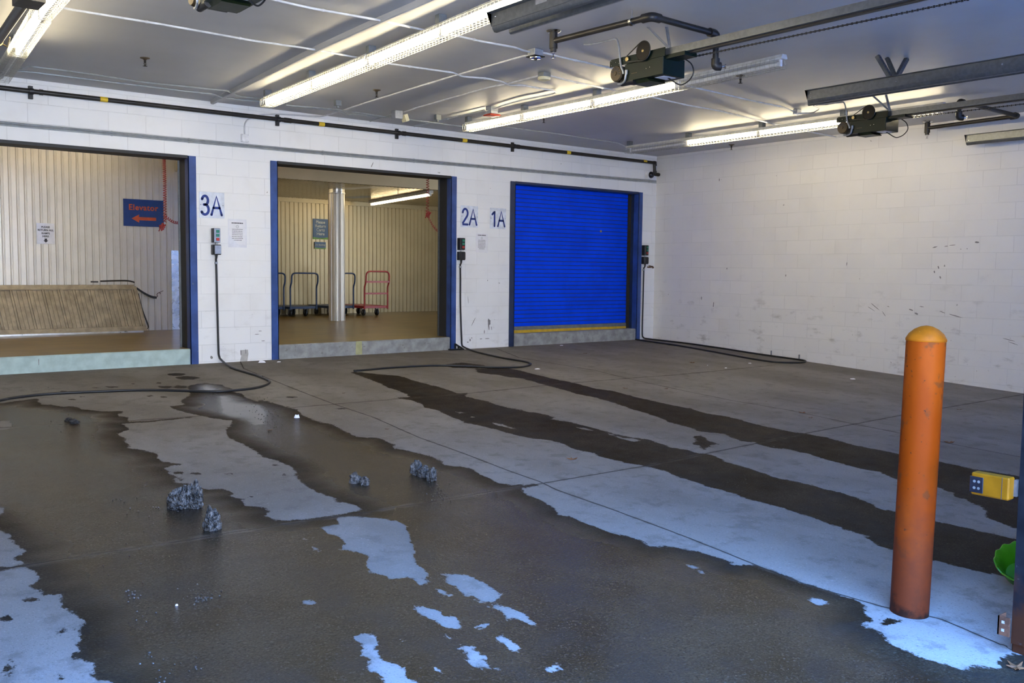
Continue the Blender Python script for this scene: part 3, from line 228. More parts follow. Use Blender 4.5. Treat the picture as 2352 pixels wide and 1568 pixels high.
MAT = dict(
 wallback=block_mat('painted_block_rear', 0, .0934+40*BL_, (.86,.865,.875), .35),
 wallright=block_mat('painted_block_side', 1, 80*BL_, (.74,.725,.71), .8),
 blue=M('blue_paint', (.030,.075,.27), .45, 0, .25, 5, 0, (.12,.15,.22), .66),
 bluedark=M('darker_blue', (.012,.028,.085), .45, 0, .25, 6),  # darker blue for reveals, lintel, left jamb and slat backing of the shuttered doorway
 door=M('blue_shutter_enamel', (.0004,.068,.95), .45, 0, .10, 2.5, 0, (.05,.09,.22), .70, spec=.08),
 liningdark=M('near_black_lining', (.022,.024,.028), .6),  # near-black tone for reveals and lintels of the two open doorways
 grey=M('grey_steel', (.22,.24,.25), .45, .5), olive=M('galvanised_guide', (.06,.055,.04), .5, .5),
 yellow=M('yellow_rubber', (.62,.40,.03), .5), yellow2=M('yellow_sensor_housing', (.19,.082,.003), .45, spec=.12),
 concrete=M('curb_concrete', (.30,.31,.31), .8, 0, .25, 7, .35, (.20,.20,.19), .60),
 teal=M('pale_teal_painted_curb', (.42,.54,.52), .7, 0, .12, 8, .3, (.20,.21,.20), .665),
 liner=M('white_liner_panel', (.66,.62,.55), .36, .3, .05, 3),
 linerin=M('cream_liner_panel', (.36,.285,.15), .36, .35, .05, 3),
 fascia=M('cream_fascia', (.60,.50,.33), .6, 0, .04, 2), dockceil=M('bright_metal_ceiling', (.62,.58,.48), .18, .9, .06, 3),
 galv=M('galvanised_steel', (.17,.18,.19), .40, .7, .12, 30), galvlight=M('bright_galvanised', (.40,.42,.45), .4, .6, .12, 26),
 emt=M('grey_conduit', (.46,.49,.50), .38, .55), black=M('black_pipe', (.024,.022,.021), .42, .2, .25, 12),
 rubber=M('black_rubber', (.012,.013,.016), .45), white=M('white_paint', (.78,.78,.80), .5), offwhite=M('ivory_plastic', (.72,.66,.42), .5),
 strip=M('white_enamel_channel', (.62,.62,.60), .45), wire=M('zinc_wire', (.42,.42,.38), .45, .5),
 green=M('dark_green_enamel', (.003,.010,.0075), .42, .1, .2, 9, spec=.3), greenlt=M('olive_green_enamel', (.010,.019,.006), .45),
 motor=M('tan_motor_cap', (.085,.062,.036), .5, .3), sprocket=M('rusty_black_sprocket', (.010,.007,.005), .55, .3, .3, 30),
 brass=M('brass', (.55,.42,.2), .3, .9), chrome=M('chrome', (.7,.7,.7), .15, 1), red=M('red_plastic', (.52,.06,.035), .45),
 hose=M('red_coiled_hose', (.36,.035,.03), .4), redcart=M('red_cart_enamel', (.34,.022,.022), .38), bluecart=M('blue_cart_enamel', (.018,.045,.12), .4),
 wheel=M('black_wheel', (.018,.018,.018), .5), plate=M('white_sign_plate', (.70,.75,.85), .35), ink=M('navy_lettering', (.010,.035,.24), .45),
 paper=M('white_paper', (.80,.80,.84), .6, 0, .04), sleeve=M('glossy_plastic_sleeve', (.80,.81,.86), .12, 0, .05), dark=M('black_ink', (.03,.03,.04), .6),
 signblue=M('royal_blue_sign', (.006,.04,.23), .35), signorange=M('orange_lettering', (.62,.10,.03), .5), signteal=M('teal_blue_sign', (.008,.065,.16), .4), signlime=M('lime_edge', (.14,.33,.03), .45), pale=M('pale_lettering', (.62,.66,.60), .5),
 alu=M('worn_aluminium', (.42,.37,.29), .42, .55, .2, 9), alub=M('bright_aluminium_edge', (.62,.61,.58), .3, .8),
 plate2=M('diamond_plate', (.80,.82,.82), .28, .7), orange=None, rust=M('rusty_steel', (.10,.045,.025), .75, .2, .4, 18, .4, (.20,.17,.15), .62),
 post=None, lime=M('lime_green_plastic', (.035,.17,.005), .35, spec=.3), blackglass=M('dark_lens', (.012,.013,.02), .12), btn_g=M('green_button', (.02,.22,.14), .4), btn_r=M('red_button', (.45,.04,.03), .4),
 scuff=M('dark_scuff', (.24,.23,.225), .7), leaf=M('brown_leaf', (.16,.070,.026), .7, 0, .3, 30), leafd=M('dark_wet_leaf', (.10,.055,.03), .6, 0, .3, 30),
 tube=EM('lit_fluorescent_tube', (1.0,.84,.54), TUBE_POWER), tubedock=EM('lit_dock_tube', (1.0,.78,.44), 26), tubeoff=M('unlit_tube', (.70,.70,.68), .3),
 yel=M('yellow_tape', (.75,.52,.03), .5), patch=M('bare_block_patch', (.45,.44,.42), .8))
# orange bollard: sun-faded paint, rust towards its foot with a ragged edge of its own
m, t, bs = nt('orange_bollard_paint'); g = N(t,'ShaderNodeNewGeometry'); sx = N(t,'ShaderNodeSeparateXYZ'); t.links.new(g.outputs['Position'], sx.inputs[0])
c = mix_(t, sstep(t, noise(t, 5, 4, sc=(1,1,.35)), .35, .68), (.19,.030,.0015), (.25,.046,.003))
c = mix_(t, math_(t,'MULTIPLY', sstep(t, noise(t, 13, 5, .6, sc=(1,1,.8)), .57, .64), .6), c, (.075,.030,.010))
c = mix_(t, math_(t,'MULTIPLY', sstep(t, noise(t, 46, 3, .6), .68, .71), .8), c, (.018,.011,.009))
rz = math_(t,'ADD', sx.outputs[2], math_(t,'MULTIPLY', noise(t, 9, 5, .65), .55))
c = mix_(t, math_(t,'MULTIPLY', sstep(t, rz, .58, -.04), .9), c, (.085,.021,.010))
c = mix_(t, sstep(t, rz, -.06, -.19), c, (.022,.010,.007))
t.links.new(c, bs.inputs['Base Color']); bs.inputs['Roughness'].default_value = .5; bs.inputs['Specular IOR Level'].default_value = .06; bump(t, bs, noise(t, 70, 4), .15, .003); MAT['orange'] = m
MAT['cap'] = M('amber_cap_paint', (.27,.080,.004), .45, 0, .2, 14, 0, (.55,.54,.52), .66, spec=.08)
m, t, bs = nt('blue_grey_post_rusting_at_foot'); g = N(t,'ShaderNodeNewGeometry'); sx = N(t,'ShaderNodeSeparateXYZ'); t.links.new(g.outputs['Position'], sx.inputs[0])
c = mix_(t, sstep(t, noise(t, 9, 4), .35, .7), (.005,.006,.009), (.011,.013,.018))
rz = math_(t,'ADD', sx.outputs[2], math_(t,'MULTIPLY', noise(t, 12, 5, .65), .5))
c = mix_(t, sstep(t, rz, .12, -.10), c, (.040,.016,.009)); c = mix_(t, math_(t,'MULTIPLY', sstep(t, noise(t, 30, 4, .6), .66, .72), .5), c, (.05,.052,.06))
t.links.new(c, bs.inputs['Base Color']); bs.inputs['Roughness'].default_value = .7; bs.inputs['Specular IOR Level'].default_value = .06; MAT['post'] = m
# ceiling paint
m, t, bs = nt('painted_ceiling'); c = mix_(t, sstep(t, noise(t, .9, 5), .35, .7), (.44,.445,.455), (.50,.505,.515))
c = mix_(t, math_(t,'MULTIPLY', sstep(t, noise(t, 5, 6, .65), .60, .72), .12), c, (.40,.40,.42)); t.links.new(c, bs.inputs['Base Color']); bs.inputs['Roughness'].default_value = .5
bump(t, bs, noise(t, 25, 4), .12, .004); MAT['ceiling'] = m
# dock floor: glossy worn tan sealer
m, t, bs = nt('dock_floor_sealer'); c = mix_(t, sstep(t, noise(t, 2.2, 6, .6, sc=(1,1.6,1)), .35, .68), (.17,.112,.027), (.26,.172,.045))
t.links.new(c, bs.inputs['Base Color']); bs.inputs['Roughness'].default_value = .28; bump(t, bs, noise(t, 9, 4), .08, .01); MAT['dockfloor'] = m
m = bpy.data.materials.new('daylight_fill_glazing'); m.use_nodes = True; t = m.node_tree; t.nodes.clear(); o_ = t.nodes.new('ShaderNodeOutputMaterial'); tr_ = t.nodes.new('ShaderNodeBsdfTranslucent'); df = t.nodes.new('ShaderNodeBsdfDiffuse'); mx = t.nodes.new('ShaderNodeMixShader')
tr_.inputs[0].default_value = (.50,.62,.80,1); df.inputs[0].default_value = (.85,.87,.9,1); mx.inputs[0].default_value = .1; t.links.new(tr_.outputs[0], mx.inputs[1]); t.links.new(df.outputs[0], mx.inputs[2]); t.links.new(mx.outputs[0], o_.inputs[0]); MAT['frost'] = m
# ash-grey slush
m, t, bs = nt('dirty_slush'); c = mix_(t, sstep(t, noise(t, 34, 6, .75), .40, .64), (.008,.007,.006), (.13,.12,.112))
t.links.new(c, bs.inputs['Base Color']); bs.inputs['Roughness'].default_value = .4; bump(t, bs, noise(t, 90, 5), .6, .01); MAT['slush'] = m
m, t, bs = nt('slush_grit'); c = mix_(t, sstep(t, noise(t, 7, 2), .42, .60), (.012,.011,.010), (.085,.085,.085))
t.links.new(c, bs.inputs['Base Color']); bs.inputs['Roughness'].default_value = .4; MAT['grit'] = m

# wet concrete floor; 'wet', 'pool', 'damp' are distances to the water's edge, 'ja', 'jb' to the saw cuts
m, t, bs = nt('wet_concrete'); L = t.links
def at(n_): q = N(t, 'ShaderNodeAttribute', attribute_name=n_); return q.outputs['Fac']
edge = math_(t, 'ADD', math_(t,'MULTIPLY', math_(t,'SUBTRACT', noise(t, 13, 6, .7, sc=(1,.55,1)), .5), .13), math_(t,'MULTIPLY', math_(t,'SUBTRACT', noise(t, 70, 4, .65), .5), .035))
wet = sstep(t, math_(t,'ADD', at('wet'), edge), -.006, .008)
damp = math_(t,'MULTIPLY', sstep(t, math_(t,'ADD', at('damp'), math_(t,'MULTIPLY', edge, 1.5)), -.10, .14), .8)
rimd = math_(t,'MULTIPLY', sstep(t, math_(t,'ADD', at('wet'), math_(t,'MULTIPLY', edge, 1.2)), -.06, .0), .10)
pool = sstep(t, math_(t,'ADD', at('pool'), math_(t,'MULTIPLY', edge, .8)), -.05, .06)
n1 = noise(t, 1.1, 6, .6, sc=(1,.55,1)); n2 = noise(t, 6.5, 6, .65); n3 = noise(t, 95, 3, .6); n4 = noise(t, 330, 2, .6)
dry = mix_(t, sstep(t, n1, .33, .68), (.160,.148,.130), (.225,.215,.198))
gx = N(t,'ShaderNodeNewGeometry'); sp_ = N(t,'ShaderNodeSeparateXYZ'); L.new(gx.outputs['Position'], sp_.inputs[0])
salt_daylight = math_(t,'MULTIPLY', sstep(t, math_(t,'ADD', math_(t,'ADD', math_(t,'MULTIPLY', sp_.outputs[1], -1.0), math_(t,'MULTIPLY', sp_.outputs[0], -.42)), math_(t,'MULTIPLY', noise(t, .9, 4), .9)), 11.7, 13.1), .6)
dry = mix_(t, salt_daylight, dry, (.36,.36,.37))                          # part salt residue, part brighter daylight near the opening painted into the colour
dry = mix_(t, math_(t,'MULTIPLY', sstep(t, n2, .50, .66), .5), dry, (.12,.108,.095))
dry = mix_(t, math_(t,'MULTIPLY', sstep(t, n3, .58, .68), .45), dry, (.10,.095,.09))
dry = mix_(t, math_(t,'MULTIPLY', sstep(t, n3, .38, .28), .40), dry, (.45,.45,.45))
wc = mix_(t, sstep(t, noise(t, 1.7, 5, .6), .34, .66), (.016,.010,.0045), (.036,.027,.0175))
wc = mix_(t, math_(t,'MULTIPLY', sstep(t, n3, .52, .64), .75), wc, (.012,.010,.009))
wc = mix_(t, math_(t,'MULTIPLY', sstep(t, n3, .45, .32), .55), wc, (.075,.07,.06))
wc = mix_(t, math_(t,'MULTIPLY', sstep(t, noise(t, 3.3, 6, .65), .48, .62), .55), wc, (.018,.018,.018))
c = mix_(t, math_(t,'MAXIMUM', damp, rimd), dry, (.17,.16,.15)); c = mix_(t, wet, c, wc)
def groove(n_, w_): return sstep(t, math_(t,'ABSOLUTE', math_(t,'ADD', at(n_), math_(t,'MULTIPLY', math_(t,'SUBTRACT', noise(t, 9, 4), .5), .010))), w_, w_*.3)
gr = math_(t,'MAXIMUM', groove('ja', .011), groove('jb', .009))
gw = math_(t,'MAXIMUM', groove('ja', .05), groove('jb', .028))
c = mix_(t, math_(t,'MULTIPLY', math_(t,'MULTIPLY', gw, sstep(t, n2, .42, .6)), .45), c, (.10,.085,.07))
c = mix_(t, math_(t,'MULTIPLY', gr, .9), c, (.025,.022,.02)); L.new(c, bs.inputs['Base Color'])
film = math_(t,'MULTIPLY', wet, sstep(t, at('film'), -.05, .30))
ro = math_(t,'MULTIPLY_ADD', film, -.52, math_(t,'MULTIPLY_ADD', wet, -.14, .82)); ro = math_(t,'MULTIPLY_ADD', math_(t,'MULTIPLY', pool, wet), -.12, ro)
ro = math_(t,'ADD', ro, math_(t,'MULTIPLY', math_(t,'MULTIPLY', math_(t,'SUBTRACT', n2, .5), wet), .30), clamp=True); L.new(ro, bs.inputs['Roughness'])
hh = math_(t,'ADD', math_(t,'MULTIPLY', n3, 1.3), math_(t,'MULTIPLY', n4, .45)); hh = math_(t,'ADD', hh, math_(t,'MULTIPLY', noise(t, 38, 3, .6), math_(t,'MULTIPLY', film, .45))); hh = math_(t,'MULTIPLY_ADD', gr, -1.4, hh)
L.new(math_(t,'MULTIPLY_ADD', film, .12, .08), bs.inputs['Specular IOR Level'])
bn = N(t, 'ShaderNodeBump'); bn.inputs['Distance'].default_value = .004; L.new(hh, bn.inputs['Height'])
L.new(math_(t,'MULTIPLY_ADD', math_(t,'MULTIPLY', pool, wet), -.70, math_(t,'MULTIPLY_ADD', film, .12, .5)), bn.inputs['Strength']); L.new(bn.outputs[0], bs.inputs['Normal'])
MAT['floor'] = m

# ================================================================== THE SETTING
# ---- drive-in floor: one mesh, finely divided where the water lies
def sdf(P, poly):                                       # signed distance, inside positive
    p = np.array(poly); q = np.roll(p, -1, 0); out = np.full(len(P), -.5)
    lo, hi = p.min(0)-.35, p.max(0)+.35
    idx = np.where((P[:,0]>lo[0])&(P[:,0]<hi[0])&(P[:,1]>lo[1])&(P[:,1]<hi[1]))[0]
    for k in range(0, len(idx), 20000):
        i = idx[k:k+20000]; X = P[i]; d2 = np.full(len(i), 1e9); ins = np.zeros(len(i), bool)
        for A_, B_ in zip(p, q):
            e = B_-A_; w = X-A_; tt = np.clip((w@e)/max(e@e,1e-12), 0, 1); d2 = np.minimum(d2, ((w-tt[:,None]*e)**2).sum(1))
            if A_[1] != B_[1]:
                ins ^= ((A_[1]>X[:,1]) != (B_[1]>X[:,1])) & (X[:,0] < (B_[0]-A_[0])*(X[:,1]-A_[1])/(B_[1]-A_[1])+A_[0])
        d = np.sqrt(d2); out[i] = np.clip(np.where(ins, d, -d), -.5, .5)
    return out
def sline(P, line):
    p = np.array(line); best = np.full(len(P), 1e9); sg = np.ones(len(P))
    for A_, B_ in zip(p[:-1], p[1:]):
        e = B_-A_; w = P-A_; tt = np.clip((w@e)/(e@e), 0, 1); d = np.sqrt(((w-tt[:,None]*e)**2).sum(1)); c_ = np.sign(e[0]*w[:,1]-e[1]*w[:,0]); m_ = d < best
        best = np.where(m_, d, best); sg = np.where(m_, c_, sg)
    return best*sg
st = .025
xs = np.concatenate([[-24,-18,-15], np.arange(-13, 0, st), [0.0]]); ys = np.concatenate([[-40,-25,-18,-14,-12], np.arange(-10.2, 0, st), [0.0, .05]])
GX, GY = np.meshgrid(xs, ys); P = np.stack([GX.ravel(), GY.ravel()], 1); nx, ny = len(xs), len(ys)
Vv = np.column_stack([P, FZ(P[:,0], np.maximum(P[:,1], -12.0))])
ii = np.arange(nx*ny).reshape(ny, nx); Fq = np.stack([ii[:-1,:-1], ii[:-1,1:], ii[1:,1:], ii[1:,:-1]], -1).reshape(-1, 4)
me = bpy.data.meshes.new('floor'); me.vertices.add(len(Vv)); me.vertices.foreach_set('co', Vv.ravel()); me.loops.add(Fq.size); me.loops.foreach_set('vertex_index', Fq.ravel().astype(np.int32))
me.polygons.add(len(Fq)); me.polygons.foreach_set('loop_start', np.arange(0, Fq.size, 4, dtype=np.int32)); me.polygons.foreach_set('loop_total', np.full(len(Fq), 4, np.int32)); me.update(calc_edges=True)
wet = np.full(len(P), -.5)
for q in WET: wet = np.maximum(wet, sdf(P, q))
for q in DRY: wet = np.minimum(wet, -sdf(P, q))
for cx_, cy_, ax, ay, bx, by in SPOT:
    A_ = np.array([[ax, bx],[ay, by]]); u = (P-np.array([cx_, cy_]))@np.linalg.inv(A_).T; rr = np.sqrt((u**2).sum(1)); wet = np.maximum(wet, np.clip((1-rr)*min(np.hypot(ax,ay), np.hypot(bx,by)), -.5, .5))
J = [sline(P, l) for l in JOINT]; near = lambda a_, b_: np.where(np.abs(a_) < np.abs(b_), a_, b_)
wj = .022-np.abs(J[0]); wet = np.where((P[:,0]<-7.8), np.maximum(wet, wj), wet)
for n_, d_ in (('wet', wet), ('pool', np.max([sdf(P,q) for q in POOL],0)), ('film', np.maximum(sdf(P, WET[2]), -.5)), ('damp', np.max([sdf(P,q) for q in DAMP],0)), ('ja', near(J[0],J[1])), ('jb', near(J[2],J[3]))):
    at_ = me.attributes.new(n_, 'FLOAT', 'POINT'); at_.data.foreach_set('value', d_.astype(np.float32))
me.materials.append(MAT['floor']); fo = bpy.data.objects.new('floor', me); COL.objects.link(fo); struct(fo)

# ---- rear wall with three openings, side walls, ceiling, front piers
D1, D2, D3 = (-10.68, -7.86), (-6.93, -4.12), (-3.145, -.33); H1, H2, H3 = 2.425, 2.452, 2.458
w = MB()
xa = -16
for (x0, x1), h in ((D1,H1),(D2,H2),(D3,H3)):
    w.box(xa, x0, .0006, .3, -.3, HC+.3); w.box(x0, x1, .0006, .3, h, HC+.3); xa = x1
w.box(xa, .0, .0006, .3, -.3, HC+.3); struct(w.build('wall_rear', MAT['wallback']))
struct(MB().box(0, .3, -9.75, .3, -.7, HC+.3).build('wall_right', MAT['wallright']))
struct(MB().box(-16.3, -16, -9.75, .3, -.8, HC+.3).build('wall_left', MAT['wallright']))
w = MB()                                                # front wall: piers and header round the drive-in doors
for x0, x1 in ((-16,-11.9),(-4.1,-3.8),(-.28,-.001)): struct(MB().box(x0, x1, -9.75, -9.42, -.7, 2.739).build('wall_front', MAT['wallright']))
struct(MB().box(-16, -.001, -9.75, -9.42, 2.74, HC+.3).build('wall_front', MAT['wallright']))
def sectional(i, x0, x1):                               # closed sectional doors of the two right bays
    dr = sthing('door_%d' % i, ((x0+x1)/2, -9.47, FZ(x0,-9.47))); zb = FZ((x0+x1)/2,-9.47)-.005; n = 5; h = (2.74-zb)/n
    for k in range(n):
        z0_, z1_ = zb+k*h+.002, zb+(k+1)*h-.002
        if k < 3: MB().bbox(x0, x1, -9.50, -9.455, z0_, z1_, .006).build('door_section', MAT['white'], dr)
        else:                                           # frosted glazing in white frames, out of view, shaped to bring blue daylight in
            f_ = MB().box(x0, x1, -9.50, -9.455, z0_, z0_+.06).box(x0, x1, -9.50, -9.455, z1_-.06, z1_); wx = (x1-x0)/4
            for j in range(5): f_.box(x0+wx*j-(.04 if j else 0), x0+wx*j+(.04 if j < 4 else 0), -9.50, -9.455, z0_+.06, z1_-.06)
            fr = f_.build('door_section', MAT['white'], dr); MB().box(x0+.01, x1-.01, -9.482, -9.474, z0_+.05, z1_-.05).build('daylight_fill_glazing', MAT['frost'], fr)
sectional(4, -7.49, -4.09); sectional(5, -3.81, -.27)
sm_ = [Vector((*q, 0)) for q in SEAM]; sm_ = sm_ + [sm_[-1]+(sm_[-1]-sm_[-2]).normalized()*3.5]
c = MB(); c.quad((-16.3,-9.75,HC+.0006),(0.3,-9.75,HC+.0006),(.3,.3,HC+.0006),(-16.3,.3,HC+.0006)); c.add([(-16.3,-9.75,HC+.25),(.3,-9.75,HC+.25),(.3,.3,HC+.25),(-16.3,.3,HC+.25)], [(0,1,2,3)])
for o_ in (0,):                                         # shallow plank ridge running front to back
    prof = [(-.028,.001),(-.022,-.040),(-.012,-.046),(.012,-.046),(.022,-.040),(.030,.001)]
    c.loft([[(p.x+x_, p.y, HC+z_) for x_, z_ in prof] for p in sm_], caps=False, closed=False)
struct(c.build('ceiling', MAT['ceiling']))
# ---- dock inside: slab, kerbs in the doorways, liner walls, ceilings
struct(MB().add([(x, y, PZ(x)-d) for d in (0,.4) for x, y in ((-16,.3),(1.4,.3),(1.4,7.4),(-16,7.4))], [(0,1,2,3),(0,4,5,1)]).build('floor_high', MAT['dockfloor']))
for i, ((x0, x1), mm) in enumerate(((D1,'teal'),(D2,'concrete'),(D3,'concrete'))):
    k = MB(); a0, a1 = x0+.02, x1-.02; e = .012
    k.loft([[(x,.002,-.25),(x,.002,PZ(x)-e),(x,.002+e,PZ(x)-.0005),(x,.301,PZ(x)-.0005),(x,.301,-.25)] for x in (a0, a1)])
    tr = struct(k.build('trim_%d' % (i+1), MAT[mm]))
    s_ = MB().box(a0, a1, .016, .302, PZ(a0)-.02, PZ(a0)-.001); 
    t_ = MB().quad((a0,.014,PZ(a0)+.0008),(a1,.014,PZ(a1)+.0008),(a1,.302,PZ(a1)+.0008),(a0,.302,PZ(a0)+.0008)).build('sill_top', MAT['dockfloor' if i < 2 else 'concrete'], tr)
k = MB().quad((-5.74,.0005,-.02),(-5.64,.0005,-.02),(-5.645,.0005,.158),(-5.735,.0005,.158)); k.build('yellow_paint_mark', M('faded_yellow_paint', (.42,.42,.22), .8), bpy.data.objects['trim_2'])
def ribbed(x0, x1, y, zb, zt, axis='x', pitch=.0979, d=.012):
    prof = [(0,0),(.030,0),(.037,1),(.047,1),(.050,.75),(.053,1),(.062,1),(.069,0)]; pts = []; x = x0
    while x < x1:
        pts += [(x+px*pitch/.098, -d*pd) for px, pd in prof]; x += pitch
    if axis == 'x': rings = [[(p, y+q, z) for p, q in pts] for z in (zb, zt)]
    else: rings = [[(y+q, p, z) for p, q in pts] for z in (zb, zt)]
    return MB().loft(rings, caps=False, closed=False)
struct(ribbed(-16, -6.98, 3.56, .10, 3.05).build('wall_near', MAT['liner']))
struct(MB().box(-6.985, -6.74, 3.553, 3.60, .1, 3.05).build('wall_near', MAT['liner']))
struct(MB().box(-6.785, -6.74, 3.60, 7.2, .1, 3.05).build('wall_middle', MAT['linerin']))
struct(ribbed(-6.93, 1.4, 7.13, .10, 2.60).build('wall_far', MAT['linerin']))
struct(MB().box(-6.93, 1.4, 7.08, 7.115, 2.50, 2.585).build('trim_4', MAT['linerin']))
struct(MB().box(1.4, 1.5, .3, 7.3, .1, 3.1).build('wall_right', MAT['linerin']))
c = MB().quad((-16,.3,3.05),(1.5,.3,3.05),(1.5,3.42,3.05),(-16,3.42,3.05)); struct(c.build('ceiling_high', MAT['fascia']))
struct(MB().box(-6.93, 1.5, 3.4, 3.44, 2.595, 3.06).build('trim_5', MAT['fascia']))
pts = []; x = -6.93
while x < 1.5: pts += [(x,0),(x+.02,0),(x+.026,-.008),(x+.046,-.008),(x+.052,0)]; x += .0762
struct(MB().loft([[(p, y, 2.592+q) for p, q in pts] for y in (3.43, 7.2)], caps=False, closed=False).build('ceiling_low', MAT['dockceil']))
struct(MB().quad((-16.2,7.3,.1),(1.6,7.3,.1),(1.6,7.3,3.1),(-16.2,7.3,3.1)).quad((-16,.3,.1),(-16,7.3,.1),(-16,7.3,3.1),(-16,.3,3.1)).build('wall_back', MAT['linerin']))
struct(MB().quad((-16.2,3.4,3.12),(1.6,3.4,3.12),(1.6,7.4,3.12),(-16.2,7.4,3.12)).build('ceiling_far', MAT['fascia']))
gd = thing('corner_guard', 'bright diamond plate corner guard at the end of the liner wall inside the left doorway', 'corner guard', (-6.90,3.53,.16))
g_ = MB().box(-6.995,-6.80,3.535,3.5525,.16,1.38)
for i in range(22):
    for j in range(60):
        x = -6.990+.0085*i; z = .17+.02*j; s_ = .003*(1 if (i+j)%2 else -1); g_.box(x, x+.004, 3.533, 3.536, z, z+.011)
g_.build('diamond_plate', MAT['plate2'], gd)

# ---- door frames (channels, lintels, dark reveals) and the roller shutter
for i, ((x0, x1), h) in enumerate(((D1,H1),(D2,H2),(D3,H3))):
    dr = sthing('door_%d' % (i+1), ((x0+x1)/2, 0, 0)); blue = MAT['blue'] if i < 2 else MAT['blue']
    zb = lambda x: FZ(x, 0)
    for sgn, xe in ((1, x0), (-1, x1)):
        jm = MB(); a0, a1 = sorted((xe, xe+sgn*.095)); z0_ = zb(xe)
        jm.bbox(a0, a1, -.012, -.002, z0_, h+.0, .002); q0, q1 = sorted((xe+sgn*.083, xe+sgn*.095)); jm.bbox(q0, q1, -.012, .10, z0_, h, .002); jm.build('jamb', MAT['blue'] if not (i == 2 and sgn == 1) else MAT['bluedark'], dr)
        q0, q1 = sorted((xe, xe+sgn*.094)); MB().box(q0, q1, .1, .30, PZ(xe), h).build('reveal', MAT['liningdark'] if i < 2 else MAT['bluedark'], dr)
        if i < 2:
            q0, q1 = sorted((xe+sgn*.09, xe+sgn*.115)); MB().box(q0, q1, .285, .30, PZ(xe), h).build('guide_edge', MAT['galv'], dr)
    MB().box(x0+.095, x1-.095, -.004, .30, h-.03, h+.004).build('lintel', MAT['liningdark'] if i < 2 else MAT['bluedark'], dr)
dr = bpy.data.objects['door_3']; x0, x1 = D3; xa, xb = x0+.095, x1-.155; yb = .19; zb0, zt = .235, 2.44
prof = []; z = zb0+.035; pit = .0635
while z < zt-.02:
    prof += [(yb, z), (yb-.006, z+.006), (yb-.006, z+pit-.008), (yb, z+pit-.003)]; z += pit
ct = MB().loft([[(x, y, z) for y, z in prof] for x in (xa, xb)], caps=False, closed=False); ct.build('shutter_curtain', MAT['door'], dr)
gap = MB().box(xa, xb, yb+.001, yb+.004, zb0, zt); gap.build('slat_joint_backing', MAT['bluedark'], dr)
gv = MB()
z = zb0+.035+pit
while z < zt-.02: gv.box(xa, xb, yb-.0064, yb-.0012, z-.0085, z-.0015); z += pit
gv.build('slat_grooves', MAT['dark'], dr)
MB().bbox(xa, xb, yb-.018, yb+.02, zb0-.022, zb0+.035, .003).build('bottom_bar', MAT['grey'], dr)
MB().bbox(xa, xb, yb-.024, yb+.02, PZ(x0)-.002, zb0-.021, .004).build('bottom_rubber', MAT['yellow'], dr)
MB().box(xb, xb+.02, yb-.03, yb+.03, PZ(x1), zt).box(xb+.02, xb+.055, yb-.03, yb-.024, PZ(x1), zt).build('shutter_guide', MAT['olive'], dr)
b_ = MB()
for x, z in ((-1.10,1.79),): b_.lathe((x, yb-.006, z), (0,-1,0), [(.02,0),(.02,.004),(.012,.008)], 10)
b_.build('lock_plug', MAT['brass'], dr)

# ---- paint scuffs and chipped patches belonging to the walls
def blotch(ax, c0, c1, w_, h_, ang, seed, pl):
    rd = random.Random(seed); n = 12; pts = []
    for i in range(n):
        t_ = 2*PI*i/n; r_ = rd.uniform(.65, 1.1); u = math.cos(t_)*w_*.5*r_; v = math.sin(t_)*h_*.5*r_
        uu, vv = u*math.cos(ang)-v*math.sin(ang), u*math.sin(ang)+v*math.cos(ang)
        pts.append((c0+uu, pl, c1+vv) if ax == 'x' else (pl, c0+uu, c1+vv))
    return pts
sc = MB()
for i, (y, z, w_, h_, an) in enumerate([(-4.11,.69,.17,.012,.62),(-4.05,.66,.14,.008,.5),(-4.24,.60,.09,.010,.9),(-4.3,.70,.04,.01,.3),(-4.62,.67,.07,.022,.25),(-4.70,.62,.06,.022,.3),(-4.77,.715,.06,.012,.1),(-5.05,.655,.10,.012,.35),(-5.22,.615,.20,.014,.22),(-4.91,1.49,.075,.018,-.25),(-5.06,1.50,.05,.012,-.05),(-5.14,1.512,.10,.009,-.08),(-5.45,1.545,.06,.026,0),(-5.25,1.46,.014,.014,0),(-5.33,1.465,.014,.014,0),(-1.55,1.2,.02,.03,0),(-2.65,1.1,.02,.04,.1),(-3.65,1.27,.012,.06,.1),(-4.97,1.23,.02,.05,-.4),(-4.92,1.17,.02,.04,-.3),(-5.05,1.25,.015,.03,0),(-5.0,1.1,.02,.045,-.3),(-1.35,2.6,.02,.05,0),(-5.9,.35,.16,.01,.2),(-5.95,.31,.14,.008,.3),(-1.3,.62,.02,.10,.1),(-1.05,.72,.018,.07,-.1)]):
    sc.quad(*blotch('y', y, z, w_, h_, an, i, -.0006))
sc.build('scuff_mark', MAT['scuff'], bpy.data.objects['wall_right'])
sc = MB()
for i, (x, z, w_, h_, an) in enumerate([(-3.515,.36,.055,.12,0),(-3.52,.30,.02,.12,.1),(-3.60,.22,.015,.07,-.1),(-3.47,.27,.012,.07,.2),(-3.80,.38,.012,.16,-.55),(-3.86,.11,.03,.05,0),(-3.9,.08,.03,.02,0),(-3.55,.12,.10,.012,0),(-3.66,.12,.05,.012,.1),(-3.83,.14,.02,.02,0),(-7.08,.34,.05,.01,0),(-7.04,.215,.055,.008,0),(-7.12,.30,.07,.008,0),(-5.49,2.51,.012,.09,-.45),(-7.7,.04,.035,.04,0),(-7.33,.08,.02,.07,0),(-7.27,.09,.012,.07,0),(-3.55,.98,.012,.022,0),(-3.9,.7,.008,.11,.15),(-9.6,.08,.01,.08,0)]):
    sc.quad(*blotch('x', x, z, w_, h_, an, 40+i, -.0006))
sc.build('scuff_mark', MAT['scuff'], bpy.data.objects['wall_rear'])
